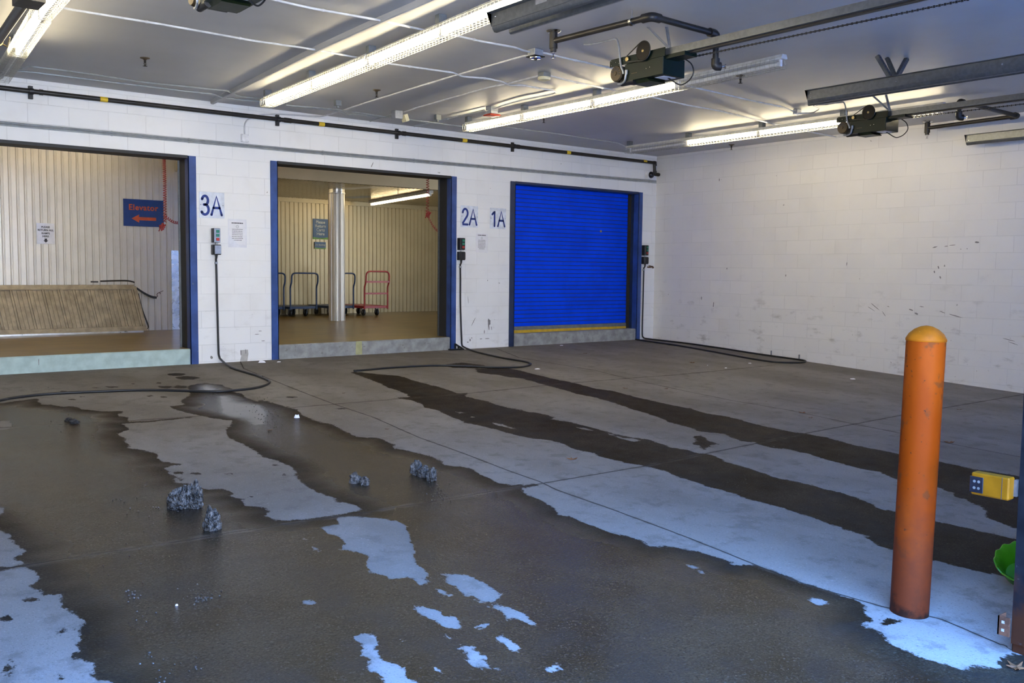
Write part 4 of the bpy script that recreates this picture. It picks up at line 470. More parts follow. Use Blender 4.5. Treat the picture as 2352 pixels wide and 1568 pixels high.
MB().quad((-7.345,-.0005,-.03),(-7.25,-.0005,-.03),(-7.235,-.0005,.06),(-7.24,-.0005,.115),(-7.33,-.0005,.11),(-7.325,-.0005,.05)).build('bare_block_patch', MAT['patch'], bpy.data.objects['wall_rear'])

# ================================================================== LIGHTS ON THE CEILING
def fixture(p0, p1, tubes, lab, group, zc=HC, name='strip_light', cage_out=0.0, blk=None):
    A_, B_ = Vector((*p0, 0)), Vector((*p1, 0)); d = (B_-A_).normalized(); n = Vector((-d.y, d.x, 0)); Lh = (B_-A_).length
    mid = (A_+B_)/2; r = thing(name, lab, 'light', (mid.x, mid.y, zc), group); Z = Vector((0,0,1))
    P_ = lambda s, o, z: A_+d*s+n*o+Z*z
    zt, zb = zc-.066, zc-.106                            # enamel channel
    ch = MB(); ch.loft([[P_(s,-.026,zt), P_(s,.026,zt), P_(s,.040,zb+.012), P_(s,.037,zb), P_(s,-.037,zb), P_(s,-.040,zb+.012)] for s in (-.02, Lh+.02)]); ch.build('channel', MAT['strip'], r)
    for s in (blk if blk is not None else (.03, Lh/2)):
        sb = MB(); sb.bar(P_(s-.03,0,(zc+zt)/2), P_(s+.03,0,(zc+zt)/2), n*.035, Z*((zc-zt)/2)); sb.build('standoff_block', MAT['grey'], r)
    for s0, s1, on_ in tubes:
        tb = MB(); tb.tube([P_(s0+.02,0,zb-.034), P_(s1-.02,0,zb-.034)], .0175, 12); t_ = tb.build('fluorescent_tube', MAT['tube'] if on_ == 1 else MAT['tubeoff'], r, smooth=True)
        for s in (s0, s1): MB().bar(P_(s-.008,0,zb-.028), P_(s+.008,0,zb-.028), n*.014, Z*.029).build('lamp_socket', MAT['white'], r)
    cg = MB(); R_ = .0017
    for o, z in ((-.068,zb+.005),(-.072,zb-.035),(-.068,zb-.072),(-.023,zb-.078),(.023,zb-.078),(.068,zb-.072),(.072,zb-.035),(.068,zb+.005)):
        cg.tube([P_(.0,o,z), P_(Lh,o,z)], R_, 3, False)
    s = .0
    while s < Lh+.001:
        cg.tube([P_(s,-.068,zb+.012), P_(s,-.073,zb-.03), P_(s,-.069,zb-.076), P_(s,.069,zb-.076), P_(s,.073,zb-.03), P_(s,.068,zb+.012)], R_, 3, False); s += .051
    cg.build('wire_guard', MAT['wire'], r); return r
GL = 'caged strip lights on the ceiling'
def lerp(p, q, t_): return (p[0]+(q[0]-p[0])*t_, p[1]+(q[1]-p[1])*t_)
l1, l2, l3, l4 = LIGHT['L1'], LIGHT['L2'], LIGHT['L3'], LIGHT['L4']
fixture(l1[0], (-10.21,-3.42), [(0.02,1.32,0),(1.35,2.74,1)], 'caged strip light of the leftmost row, dark at its rear end', GL)
fixture((-10.22,-3.46), (-10.32,-5.9), [(.03,1.22,1),(1.25,2.42,1)], 'caged strip light running out of the top left corner of the view', GL)
fixture(l2[0], l2[3], [(.01,1.29,1),(1.32,2.52,1)], 'lit caged strip light ending above the small white wall box', GL)
fixture(l2[4], (-7.79,-6.2), [(.01,1.27,1),(1.30,2.54,1)], 'lit caged strip light whose near end lies beside the twin door tracks', GL)
fixture(l3[0], l3[3], [(.0,1.12,1),(1.18,2.36,1)], 'lit caged strip light beside the red horn strobe, the half nearer the rear wall', GL)
fixture(l3[4], l3[7], [(.0,1.21,1),(1.25,2.46,0)], 'caged strip light with one lit and one dark tube behind the middle opener', GL)
fixture((-1.64,-.95), (-1.645,-3.32), [(.05,1.15,0),(1.17,2.37,1)], 'caged strip light nearest the right wall, dark at its end by the corner', GL)
fixture((-1.65,-3.36), (-1.67,-5.80), [(.0,1.20,1),(1.24,2.43,1)], 'lit caged strip light nearest the right wall, partly hidden by the rightmost door opener', GL)
# dock lights
def docklight(p0, p1, zc, lab):
    A_, B_ = Vector((*p0, zc)), Vector((*p1, zc)); d = (B_-A_).normalized(); n = Vector((-d.y, d.x, 0)); Z = Vector((0,0,1)); r = thing('dock_strip_light', lab, 'light', ((A_+B_)/2), 'strip lights inside the dock')
    MB().bar(A_-Z*.03, B_-Z*.03, n*.06, Z*.028).build('channel', MAT['strip'], r)
    L_ = (B_-A_).length
    for k in range(2): MB().tube([A_+d*(L_*k/2+.03)-Z*.082, A_+d*(L_*(k+1)/2-.03)-Z*.082], .019, 10).build('fluorescent_tube', MAT['tubedock'], r, smooth=True)
    for k in range(3): q = A_+d*(L_*k/2)-Z*.07; MB().bar(q-d*.012, q+d*.012, n*.018, Z*.03).build('lamp_socket', MAT['white'], r)
docklight((-1.74,6.60), (-2.26,3.52), 2.585, 'lit strip light under the shiny ceiling, seen through the middle doorway')
docklight((-11.6,1.75), (-9.2,1.75), 3.05, 'strip light over the dock aisle behind the left doorway lintel')
docklight((-8.9,1.75), (-7.3,1.75), 3.05, 'strip light over the dock aisle between the left and middle doorways')
docklight((-5.2,6.6), (-5.5,4.2), 2.585, 'strip light under the shiny ceiling left of the dock column, hidden by the doorway')

# ================================================================== PIPES AND CONDUITS
def conduit(name, pts, r, lab, cat, m, straps=(), group=None, n=8, fr=.05):
    path = fillet(pts, fr); mid = Vector(pts[0]); root = thing(name, lab, cat, mid, group)
    MB().tube(path, r, n).build('tube', m, root, smooth=True)
    # straps at points along the polyline
    seg = [(Vector(pts[i]), Vector(pts[i+1])) for i in range(len(pts)-1)]
    tot = sum((q-p).length for p, q in seg)
    for f in straps:
        d_ = f*tot
        for p, q in seg:
            l_ = (q-p).length
            if d_ <= l_:
                c_ = p+(q-p)*(d_/l_); u = (q-p).normalized(); MB().tube([c_-u*.009, c_+u*.009], r*1.35, 8).build('strap', m, root); break
            d_ -= l_
    return root
CZ = 3.055
def cpts(k, z=CZ): return [(x, y, z) for x, y in COND[k]]
GC = 'painted ceiling conduits'
Wm, Em = M('white_conduit_paint', (.58,.59,.62), .5), MAT['emt']
a_ = cpts('a'); conduit('ceiling_conduit', a_, .0095, 'white ceiling conduit with a hairpin turn ending at the red horn strobe', 'conduit', Wm, (.1,.22,.35,.48,.62,.72,.8), GC)
conduit('ceiling_conduit', cpts('a2'), .010, 'thin conduit from the red horn strobe to the rear wall', 'conduit', Em, (.5,), GC)
conduit('ceiling_conduit', cpts('b'), .0095, 'white conduit crossing behind a lit light and entering the square junction box', 'conduit', Wm, (.2,.4,.75), GC)
cc = cpts('c'); cc[-1] = (cc[-1][0], -.02, 3.055)
cc += [(-6.85,-.018,3.03), (-7.1,-.018,2.985), (-7.262,-.018,2.90), (-7.262,-.018,2.735)]
conduit('ceiling_conduit', cc, .009, 'white conduit from the square junction box down the rear wall to the small wall box', 'conduit', Wm, (.12,.3,.5,.75), GC, fr=.12)
dd = cpts('d'); conduit('ceiling_conduit', dd, .0095, 'white conduit from the smoke detector towards the ivory sounder by the rear wall', 'conduit', Wm, (.25,.6,.9), GC)
conduit('ceiling_conduit', cpts('d2'), .010, 'short grey conduit stub from the ivory sounder to the rear wall', 'conduit', Em, (.4,), GC)
conduit('ceiling_conduit', cpts('d3'), .0095, 'white conduit running right from the smoke detector to the light row', 'conduit', Wm, (.4,.75), GC)
conduit('ceiling_conduit', cpts('e'), .0095, 'white conduit between the two right light rows reaching the right wall', 'conduit', Wm, (.15,.35,.55,.8), GC)
conduit('ceiling_conduit', cpts('f'), .0095, 'white conduit passing above the middle door opener to the right junction box', 'conduit', Wm, (.1,.2,.55,.75,.9), GC)
GE = 'bare metal conduits along the rear of the ceiling'
conduit('metal_conduit', cpts('p1', 3.05), .009, 'upper bare conduit of the pair on the ceiling above the left doorway', 'conduit', Em, (.2,.5,.8), GE)
conduit('metal_conduit', cpts('p2', 3.05), .009, 'lower bare conduit of the pair on the ceiling above the left doorway', 'conduit', Em, (.12,.4,.7), GE)
conduit('metal_conduit', cpts('p3', 3.02), .009, 'long bare conduit carried on grey blocks between the two middle lights', 'conduit', Em, (.3,.6), GE)
conduit('metal_conduit', cpts('p4', 3.02), .008, 'shorter dipping bare conduit beside the long one, ending at the ivory sounder', 'conduit', Em, (.6,), GE)
conduit('metal_conduit', cpts('p5', 3.05), .009, 'bare conduit from the horn-side light to the dark light at the corner', 'conduit', Em, (.3,.7), GE)
for k, lab in (('blk1','grey standoff block carrying the bare conduits, left one'),('blk2','grey standoff block carrying the bare conduit near the red horn strobe')):
    x, y = CEIL[k]; tag(MB().box(x-.035,x+.035,y-.03,y+.03,3.02,HC).box(x-.012,x+.012,y-.012,y+.012,2.998,3.02).build('standoff_block', MAT['grey'], loc=(x,y,HC)), lab, 'block', 'grey conduit blocks')
# conduit pair on the rear wall
GW = 'conduit pair on the rear wall'
for i, (z0_, lab) in enumerate(((2.612,'upper of the two thin grey conduits along the rear wall above the doorways'),(2.586,'lower of the two thin grey conduits along the rear wall above the doorways'))):
    pts = [(-11.5,-.014,z0_-.012),(-8.6,-.014,z0_),(-6.5,-.014,z0_+.006),(-3.75,-.014,z0_+.028),(-.02,-.014,z0_+.055)]
    conduit('wall_conduit', pts, .0115, lab, 'conduit', Em, (.1,.235,.31,.46,.58,.7,.86,.985), GW)
# black sprinkler main on the rear wall
r = thing('sprinkler_pipe', 'black sprinkler main with yellow tape bands along the rear wall under the ceiling', 'pipe', (-9.6,-.06,2.95))
ZM = lambda x: 2.965+.0025*min(0, x+4)
MB().tube(fillet([(-12,-.06,ZM(-12)),(-9,-.06,ZM(-9)),(-4,-.06,2.965),(-.125,-.06,2.962),(-.105,-.06,2.775),(-.001,-.06,2.772)], .03), .026, 14).build('pipe', MAT['black'], r, smooth=True)
for x in (-9.614,-6.84,-5.12,-3.126):
    MB().bbox(x-.022,x+.022,-.034,-.001,ZM(x)-.075,ZM(x)+.06,.003).tube([(x-.02,-.06,ZM(x)),(x+.02,-.06,ZM(x))], .033, 14).tube([(x,-.038,ZM(x)-.055),(x,-.03,ZM(x)-.055)],.008,8).build('clamp', MAT['rubber'], r)
for x, w_ in ((-9.52,.035),(-6.72,.09),(-5.03,.05),(-3.05,.05)): MB().tube([(x-w_/2,-.06,ZM(x)),(x+w_/2,-.06,ZM(x))], .031, 14).build('coupling', MAT['black'], r, smooth=True)
for x in (-8.892,-6.262,-4.034,-2.058,-.36): MB().tube([(x-.04,-.06,ZM(x)),(x+.04,-.06,ZM(x))], .0275, 14).build('tape_band', MAT['yel'], r, smooth=True)
for p, q in (((-.14,-.06,2.962),(-.10,-.06,2.962)),((-.108,-.06,2.945),(-.106,-.06,2.91)),((-.106,-.06,2.83),(-.105,-.06,2.795)),((-.10,-.06,2.774),(-.07,-.06,2.773)),((-.05,-.06,2.772),(-.015,-.06,2.772))):
    MB().tube([p,q], .031, 12).build('fitting', MAT['black'], r, smooth=True)
# sprinkler main at the far left, running front to back
r = thing('sprinkler_pipe', 'thick black sprinkler pipe at the upper left edge beside the leftmost light', 'pipe', (-10.3,-3,HC), None)
q0, q1 = Vector((-10.22,-.05,2.91)), Vector((-10.47,-5.2,2.91)); dq = (q1-q0).normalized()
MB().tube([q0, q1], .034, 14).build('pipe', MAT['black'], r, smooth=True)
cl = MB(); c_ = q0+dq*2.45
cl.tube([c_-dq*.02, c_+dq*.02], .040, 14).tube([c_+Vector((0,0,.03)), (c_.x, c_.y, HC)], .006, 6).build('pipe_hanger', MAT['brass'], r)
MB().tube([c_-dq*.07+Vector((.04,0,-.0)), c_+Vector((.075,.02,-.03)), c_+dq*.30+Vector((.05,0,-.02))], .006, 6).build('pull_wire', MAT['brass'], r)
c_ = q0+dq*3.95; MB().box(c_.x-.07,c_.x+.09,c_.y-.12,c_.y+.12,2.87,3.0).build('coupling', MAT['rubber'], r)
tw = Vector((-.03,0,0))
# branches over the door openers
def branch(lab, tee, e1, e2, drop, head_dir, zt=2.99, esc=None):
    r = thing('sprinkler_branch', lab, 'pipe', (*esc, HC), 'black sprinkler branches')
    T, E1, E2 = Vector((*tee,zt)), Vector((*e1,zt)), Vector((*e2,zt)); Z = Vector((0,0,1)); B_ = MAT['black']
    MB().lathe((*esc,HC-.012), (0,0,1), [(.062,0),(.05,-.012),(.03,-.016),(.03,.012)][::-1], 20).build('escutcheon', MAT['chrome'], r, smooth=True)
    MB().tube([(T.x,T.y,HC-.012),(T.x,T.y,zt-.06)], .034, 14).tube([(T.x,T.y,zt-.055),(T.x,T.y,zt-.085)], .026, 12).build('tee', B_, r, smooth=True)
    MB().tube(fillet([T, E1, E2, E2-Z*drop], .05), .024, 14).build('pipe', B_, r, smooth=True)
    for c_, d1, d2 in ((E1, (T-E1).normalized(), (E2-E1).normalized()), (E2, (E1-E2).normalized(), -Z)):
        MB().tube(fillet([c_+d1*.085, c_, c_+d2*.085], .05), .034, 14).build('elbow', B_, r, smooth=True)
    bt = E2-Z*drop; hd = Vector(head_dir); MB().tube(fillet([bt+Z*.06, bt, bt+hd*.05], .03), .034, 14).build('elbow', B_, r, smooth=True)
    for nm, p, d in (('sprinkler_head', T-Z*.085, -Z), ('sprinkler_head', bt+hd*.05, hd)):
        u = d.orthogonal().normalized()
        MB().tube([p, p+d*.018], .012, 8).tube([p+d*.018, p+d*.03+u*.011, p+d*.045], .003, 6).tube([p+d*.018, p+d*.03-u*.011, p+d*.045], .003, 6).tube([p+d*.018,p+d*.044],.003,6).lathe(p+d*.045, d, [(.018,0),(.020,.002),(.004,.004)], 12).build(nm, MAT['chrome'], r)
    return r
s1 = branch('black sprinkler branch looping over the middle door opener', (-6.755,-5.165), (-6.688,-6.192), (-5.938,-6.172), .25, (.75,-.4,.05), esc=(-6.755,-5.165))
h = Vector((-6.70,-6.0,2.99)); MB().tube([h+Vector((0,0,.026)), (h.x,h.y,HC)], .005, 6).tube([h-Vector((0,.012,0)), h+Vector((0,.012,0))], .031, 14).build('pipe_hanger', MAT['chrome'], s1)
s2 = branch('black sprinkler branch near the right wall beyond the rightmost door opener', (-.235,-4.865), (-.347,-6.018), (-1.74,-6.02), .17, (.75,-.55,.0), esc=(-.235,-4.865))
# pendant sprinklers
def pendant(loc, lab):
    x, y = loc; r = thing('pendant_sprinkler', lab, 'sprinkler', (x,y,HC), 'pendant sprinklers on the ceiling')
    MB().lathe((x,y,HC), (0,0,-1), [(.045,0),(.043,.006),(.02,.012),(.012,.022)], 20).build('escutcheon', MAT['motor'], r, smooth=True)
    MB().tube([(x,y,HC-.01),(x,y,HC-.045)], .011, 10).tube([(x,y,HC-.04),(x+.012,y,HC-.055),(x,y,HC-.075)], .003, 6).tube([(x,y,HC-.04),(x-.012,y,HC-.055),(x,y,HC-.075)], .003, 6).tube([(x,y,HC-.04),(x,y,HC-.075)],.003,6).lathe((x,y,HC-.075), (0,0,-1), [(.020,0),(.021,.002),(.004,.004)], 12).build('sprinkler_head', MAT['sprocket'], r); return r
p0 = pendant(CEIL['spk1'], 'pendant sprinkler on the bare ceiling left of the left-of-centre light')
for k, lab in (('spk2','pendant sprinkler between the left-of-centre light and the square junction box'),('spk3','pendant sprinkler beside the dark end of the caged light behind the middle opener'),('spk4','pendant sprinkler at the top of the right wall near the corner'),('spk5','pendant sprinkler just behind the light beside the red horn strobe')):
    dup(p0, (*CEIL[k], HC), lab)
# boxes, detector, horn
x, y = CEIL['jb']; r = thing('junction_box', 'square white junction box with a dark speaker plate under it, on the ceiling', 'electrical box', (x,y,HC))
MB().bbox(x-.05,x+.05,y-.05,y+.05,HC-.06,HC,.004).build('box', MAT['galvlight'], r)
MB().lathe((x,y,HC-.06), (0,0,-1), [(.085,0),(.085,.008),(.05,.016),(.015,.022),(.012,.034),(.002,.036)], 4).build('cover_plate', MAT['black'], r)
MB().lathe((x,y,HC-.061), (0,0,-1), [(.055,.002),(.052,.016),(.03,.019)], 20).build('chrome_ring', MAT['chrome'], r, smooth=True)
x, y = CEIL['jb2']; r = thing('junction_box', 'small white junction box on the ceiling left of the rightmost door opener', 'electrical box', (x,y,HC))
MB().bbox(x-.045,x+.045,y-.03,y+.03,HC-.055,HC,.004).build('box', MAT['galvlight'], r); MB().box(x-.05,x+.05,y-.035,y+.035,HC-.06,HC-.055).tube([(x,y,HC-.06),(x,y,HC-.075)],.006,6).build('cover_plate', MAT['white'], r)
x, y = CEIL['smoke']; r = thing('smoke_detector', 'ivory smoke detector on a grey box on the ceiling', 'detector', (x,y,HC))
MB().box(x-.045,x+.045,y-.045,y+.045,HC-.045,HC).build('back_box', MAT['grey'], r)
MB().lathe((x,y,HC-.045), (0,0,-1), [(.062,0),(.065,.012),(.058,.026),(.03,.034),(.004,.036)], 24).build('sensing_head', MAT['offwhite'], r, smooth=True)
x, y = CEIL['horn']; r = thing('horn_strobe', 'red ceiling horn strobe on a grey box', 'alarm', (x,y,HC))
MB().box(x-.052,x+.052,y-.052,y+.052,HC-.045,HC).box(x-.05,x+.05,y-.05,y+.05,HC-.085,HC-.048).build('back_box', MAT['galvlight'], r)
MB().loft([[(x-a2,y-a2,z),(x+a2,y-a2,z),(x+a2,y+a2,z),(x-a2,y+a2,z)] for a2, z in ((.060,HC-.085),(.078,HC-.098),(.070,HC-.108),(.02,HC-.115))]).build('horn_plate', MAT['red'], r)
x, y = CEIL['box']; r = thing('sounder', 'tilted ivory sounder on a white box at the rear edge of the ceiling', 'alarm', (x,y,HC))
MB().bbox(x-.055,x+.055,y-.05,y+.05,HC-.10,HC,.004).build('back_box', MAT['galvlight'], r)
MB().loft([[(x+.06+q,y-.075,HC-.05+z),(x+.06+q,y+.02,HC-.05+z),(x+.09+q,y+.02,HC-.13+z),(x+.09+q,y-.075,HC-.13+z)] for q, z in ((0,0),(.045,.018))]).build('sounder_plate', MAT['offwhite'], r)
r = thing('wall_box', 'small white square box on the rear wall between the left and middle doorways, high up', 'electrical box', (-7.262,0,2.7))
MB().bbox(-7.306,-7.218,-.04,0,2.645,2.738,.004).build('box', MAT['white'], r)
for sx_, sz_ in ((-1,-1),(1,-1),(-1,1),(1,1)): MB().tube([(-7.262+.034*sx_,-.04,2.692+.038*sz_),(-7.262+.034*sx_,-.043,2.692+.038*sz_)],.003,6).build('cover_screw', MAT['grey'], r)
# dome camera and hose bib
r = thing('security_camera', 'white dome security camera with a dark lens on the rear wall by the corner', 'camera', (-.20,0,2.755))
cx_, cz_ = -.205, 2.755
MB().lathe((cx_,0,cz_), (0,-1,0), [(.078,0),(.078,.03),(.072,.055),(.060,.062)], 28).build('base', MAT['white'], r, smooth=True)
MB().lathe((cx_+.0,-.058,cz_), (.12,-1,-.1), [(.056,0),(.054,.02),(.043,.042),(.024,.056),(.002,.061)], 24).build('dome', MAT['blackglass'], r, smooth=True)
r = thing('hose_bib', 'small brass hose bib on the rear wall beside the corner', 'tap', (-.155,0,1.22))
MB().tube([(-.17,0,1.215),(-.17,-.05,1.215)],.012,10).tube(fillet([(-.17,-.04,1.215),(-.12,-.07,1.225),(-.105,-.07,1.20)],.02),.014,10).build('spout', MAT['rust'], r, smooth=True)
MB().lathe((-.17,-.05,1.235),(0,0,1),[(.006,-.02),(.006,0),(.026,.002),(.026,.008),(.005,.010)],12).build('handle', MAT['rust'], r)

# ================================================================== OVERHEAD DOOR TRACKS AND OPENERS
def track(x, y0, y1, side, lab, zb=2.735):
    r = thing('door_track', lab, 'door track', (x, (y0+y1)/2, zb+.09), 'galvanised overhead door tracks'); s = side
    tr = [(0,.10),(0,.045),(.004*s,.018),(.018*s,.003),(.036*s,0),(.048*s,.010),(.050*s,.028)]; th = .004
    out = [(x+p, zb+q) for p, q in tr] + [(x+p-(.004*s if p*s < .03 else -.0), zb+q-(.004 if p*s >= .01 else 0)) for p, q in tr[::-1]]
    MB().prism([(p, y0, q) for p, q in out], (0, y1-y0, 0)).build('roller_channel', MAT['galv'], r, smooth=True)
    an = [(-.006*s,.115),(-.006*s,.03),(-.009*s,.03),(-.009*s,.118),(-.050*s,.118),(-.050*s,.115)]
    MB().prism([(x+p, y0+.02, zb+q) for p, q in an], (0, y1-y0-.02, 0)).build('stiffening_angle', MAT['galv'], r)
    y = y1-.9
    while y > y0: MB().tube([(x-.009*s, y, zb+.07), (x-.014*s, y, zb+.07)], .008, 8).build('bolt', MAT['chrome'], r); y -= .9
    for q in (.05,.09): MB().tube([(x-.009*s, y1-.04, zb+q), (x-.013*s, y1-.04, zb+q)], .004, 6).build('rivet', MAT['chrome'], r)
    return r
track(-7.93, -9.40, -5.90, 1, 'left one of the twin galvanised door tracks touching the lit light at the top')
track(-7.76, -9.40, -5.93, -1, 'right one of the twin galvanised door tracks next to the black sprinkler branch')
track(-4.05, -9.40, -5.72, 1, 'left one of the twin galvanised tracks hung on perforated struts at the upper right')
track(-3.91, -9.40, -5.66, -1, 'right one of the twin galvanised tracks hung on perforated struts at the upper right')
track(-.20, -9.40, -5.35, 1, 'galvanised door track against the right wall, its end at the right edge')
def roller(x, y, z, lab):
    r = thing('track_roller', lab, 'roller', (x,y,z)); MB().lathe((x-.02,y,z),(1,0,0),[(.012,0),(.034,.002),(.036,.02),(.034,.038),(.012,.04)],16).build('wheel', MAT['rubber'], r, smooth=True); MB().box(x-.10,x-.022,y-.06,y+.05,z+.01,z+.06).tube([(x-.09,y,z),(x,y,z)],.006,6).build('bracket', MAT['galvlight'], r)
roller(-7.84, -6.42, 2.80, 'black roller with a bright bracket between the twin tracks at the top')
def hanger(pts, lab, m='galv'):
    r = thing('track_hanger', lab, 'bracket', (pts[0][0][0], pts[0][0][1], HC), 'perforated hanger struts')
    for p, q in pts:
        p, q = Vector(p), Vector(q); d = (q-p).normalized(); n = Vector((d.z, 0, -d.x)).normalized() if abs(d.z) > .1 else Vector((1,0,0)); k = d.cross(n); s_ = MB()
        s_.bar(p, q, n*.018, k*.0015).bar(p+n*.0165+k*.016, q+n*.0165+k*.016, k*.016, n*.0015); st_ = s_.build('strut', MAT[m], r)
        hl = MB(); L_ = (q-p).length; t_ = .03
        while t_ < L_-.01: hl.tube([p+d*t_-k*.0020, p+d*t_+k*.0020], .0055, 6); t_ += .032
        hl.build('holes', MAT['dark'], st_)
hanger([((-3.99,-6.40,HC),(-3.93,-6.52,2.85)),((-3.82,-6.40,HC),(-3.90,-6.55,2.85)),((-3.66,-6.50,HC),(-3.94,-6.56,2.85))], 'V of perforated steel struts holding the twin tracks at the upper right')
def opener(ox, oy, lab, label_ink=True, full=True):
    r = thing('door_opener', lab, 'door opener', (ox, oy-.3, HC), 'dark green door openers'); zt = 2.892; G = MAT['green']
    Y = lambda q: oy-q
    fl_ = MB(); fl_.prism([(ox,Y(0),zt-.062),(ox,Y(.62),zt-.062),(ox,Y(.62),zt),(ox,Y(.015),zt),(ox,Y(0),zt-.015)], (.006,0,0)).prism([(ox+.2,Y(0),zt-.062),(ox+.2,Y(.62),zt-.062),(ox+.2,Y(.62),zt),(ox+.2,Y(0),zt)], (.006,0,0)).box(ox,ox+.206,Y(.62),Y(.40),zt-.066,zt-.062).build('mounting_frame', G, r)
    bx = MB(); bx.bbox(ox+.004,ox+.26,Y(.60),Y(.17),zt-.205,zt-.064,.004); hs = bx.build('housing', G, r)
    MB().prism([(ox+.03,Y(.20),zt-.205),(ox+.24,Y(.20),zt-.205),(ox+.22,Y(.23),zt-.228),(ox+.05,Y(.23),zt-.228)], (0,-.2,0)).build('bottom_cover', MAT['greenlt'], r)
    MB().box(ox+.06,ox+.2,Y(.56),Y(.46),zt-.2065,zt-.2045).build('rating_label', MAT['paper'], hs)
    if label_ink:
        ln = MB()
        for k in range(4): ln.box(ox+.0026,ox+.0036,Y(.265+.016*k),Y(.255+.016*k),zt-.152,zt-.146)
        ln.build('faded_badge', MAT['motor'], hs)
    for q, z in ((.02,.012),(.02,.05),(.07,.03),(.11,.045),(.16,.03),(.42,.135),(.46,.13)): MB().tube([(ox-.002,Y(q),zt-z),(ox+.004,Y(q),zt-z)],.0035,6).build('rivet', MAT['chrome'], r)
    mz = zt-.122; mo = MB(); mo.tube([(ox+.012,Y(.075),mz),(ox+.22,Y(.075),mz)], .068, 24); mt = mo.build('motor', MAT['black'], r, smooth=True)
    MB().lathe((ox+.014,Y(.075),mz),(-1,0,0),[(.068,-.02),(.068,.004),(.060,.018),(.018,.022),(.017,.030),(.002,.031)],24).build('fan_cover', MAT['motor'], mt, smooth=True)
    fs = MB()
    for k in range(7):
        an = PI*.15+k*PI/6.5; u = Vector((0, math.cos(an), math.sin(an))); c_ = Vector((ox-.0045,Y(.075),mz)); v_ = Vector((0,-u.z,u.y)); fs.bar(c_+u*.026, c_+u*.052, v_*.0045*(1), Vector((.003,0,0)))
    fs.build('fan_slots', MAT['dark'], mt)
    MB().tube([(ox+.03,Y(.12),mz-.082),(ox+.03,Y(.27),mz-.082)], .027, 14).build('capacitor', MAT['rubber'], r, smooth=True)
    sp_ = MB(); cz_ = zt+.005; cq = .40; sp_.lathe((ox-.022,Y(cq),cz_),(1,0,0),[(.068,0),(.074,.002),(.074,.006),(.068,.008)],40)
    for k in range(40):
        an = 2*PI*k/40; u = Vector((0,math.cos(an),math.sin(an))); c_ = Vector((ox-.018,Y(cq),cz_)); sp_.bar(c_+u*.072, c_+u*.079, Vector((0,-u.z,u.y))*.0026, Vector((.0025,0,0)))
    big = sp_.build('sprocket', MAT['sprocket'], r)
    MB().lathe((ox-.026,Y(cq),cz_),(1,0,0),[(.006,-.004),(.012,0),(.012,.05)],14).build('shaft', MAT['brass'], big, smooth=True)
    sq = .215; sz = zt-.030; MB().lathe((ox-.02,Y(sq),sz),(1,0,0),[(.016,0),(.018,.002),(.018,.008),(.008,.012),(.007,.03)],16).build('pinion', MAT['brass'], r)
    ch = MB(); P0, P1, r0, r1 = Vector((ox-.018,Y(sq),sz)), Vector((ox-.018,Y(cq),cz_)), .020, .078
    d = (P1-P0); L_ = d.length; d.normalize(); nrm = Vector((0,-d.z,d.y)); sn = (r1-r0)/L_; cs = math.sqrt(1-sn*sn)
    pts = []
    for sg in (1,-1): 
        v_ = nrm*sg*cs - d*sn; pts.append((P0+v_*r0, P1+v_*r1))
    for p, q in pts: ch.bar(p, q, Vector((.003,0,0)), Vector((0,-(q-p).normalized().z,(q-p).normalized().y))*.0035)
    arc = []; 
    a0 = math.atan2((pts[0][1]-P1).z, (pts[0][1]-P1).y); a1_ = math.atan2((pts[1][1]-P1).z, (pts[1][1]-P1).y)
    dd_ = d; am = math.atan2(d.z, d.y); half = PI-math.acos(max(-1,min(1,sn)))
    half = PI - math.acos(sn) if False else math.acos(-sn)
    for k in range(21): an = am-half+2*half*k/20; arc.append(P1+Vector((0,math.cos(an),math.sin(an)))*r1)
    ch.tube(arc, .0038, 6, False); ch.build('drive_chain', MAT['rubber'], r)
    # rail: pair of angles going to the front, drawbar chain below
    xa, xb = ox+.045, ox+.155; y1, y0 = Y(.50), -9.38; rl = MB()
    for xx, s in ((xa,1),(xb,-1)): rl.prism([(xx,y1,zt-.055),(xx,y1,zt+.0),(xx+.003*s,y1,zt+.0),(xx+.003*s,y1,zt-.052),(xx+.032*s,y1,zt-.052),(xx+.032*s,y1,zt-.055)], (0,y0-y1,0))
    rl.build('rail', MAT['galv'], r); MB().bar((ox+.10,y1,zt-.06),(ox+.10,y0,zt-.06),(.02,0,0),(0,0,.006)).build('lower_rail', MAT['black'], r)
    MB().box(ox+.03,ox+.17,Y(.80),Y(.60),zt-.085,zt-.055).build('limit_plate', G, r)
    cn = MB(); q = .66
    c0, c1 = Vector((ox+.17,Y(.66),zt-.075)), Vector((ox+.24,-9.3,zt-.095)); nlk = 190
    for k in range(nlk):
        p = c0+(c1-c0)*(k/nlk); e = (c1-c0)*(.72/nlk); cn.bar(p, p+e, Vector((.004,0,0)), Vector((0,0,.0075 if k%2 else .0045)))
    cn.build('lift_chain', MAT['rubber'], r)
    for dy, dx in ((.10,-.05),(0,.06)):
        MB().bar((ox+.06+dx, Y(.52)+dy, HC),(ox+.08, Y(.60), zt),(.018,0,0),(0,.0015,0)).bar((ox+.06+dx, Y(.52)+dy, HC),(ox+.08, Y(.60), zt),(.0015,0,0),(0,.014,0)).build('ceiling_strut', MAT['galvlight'], r)
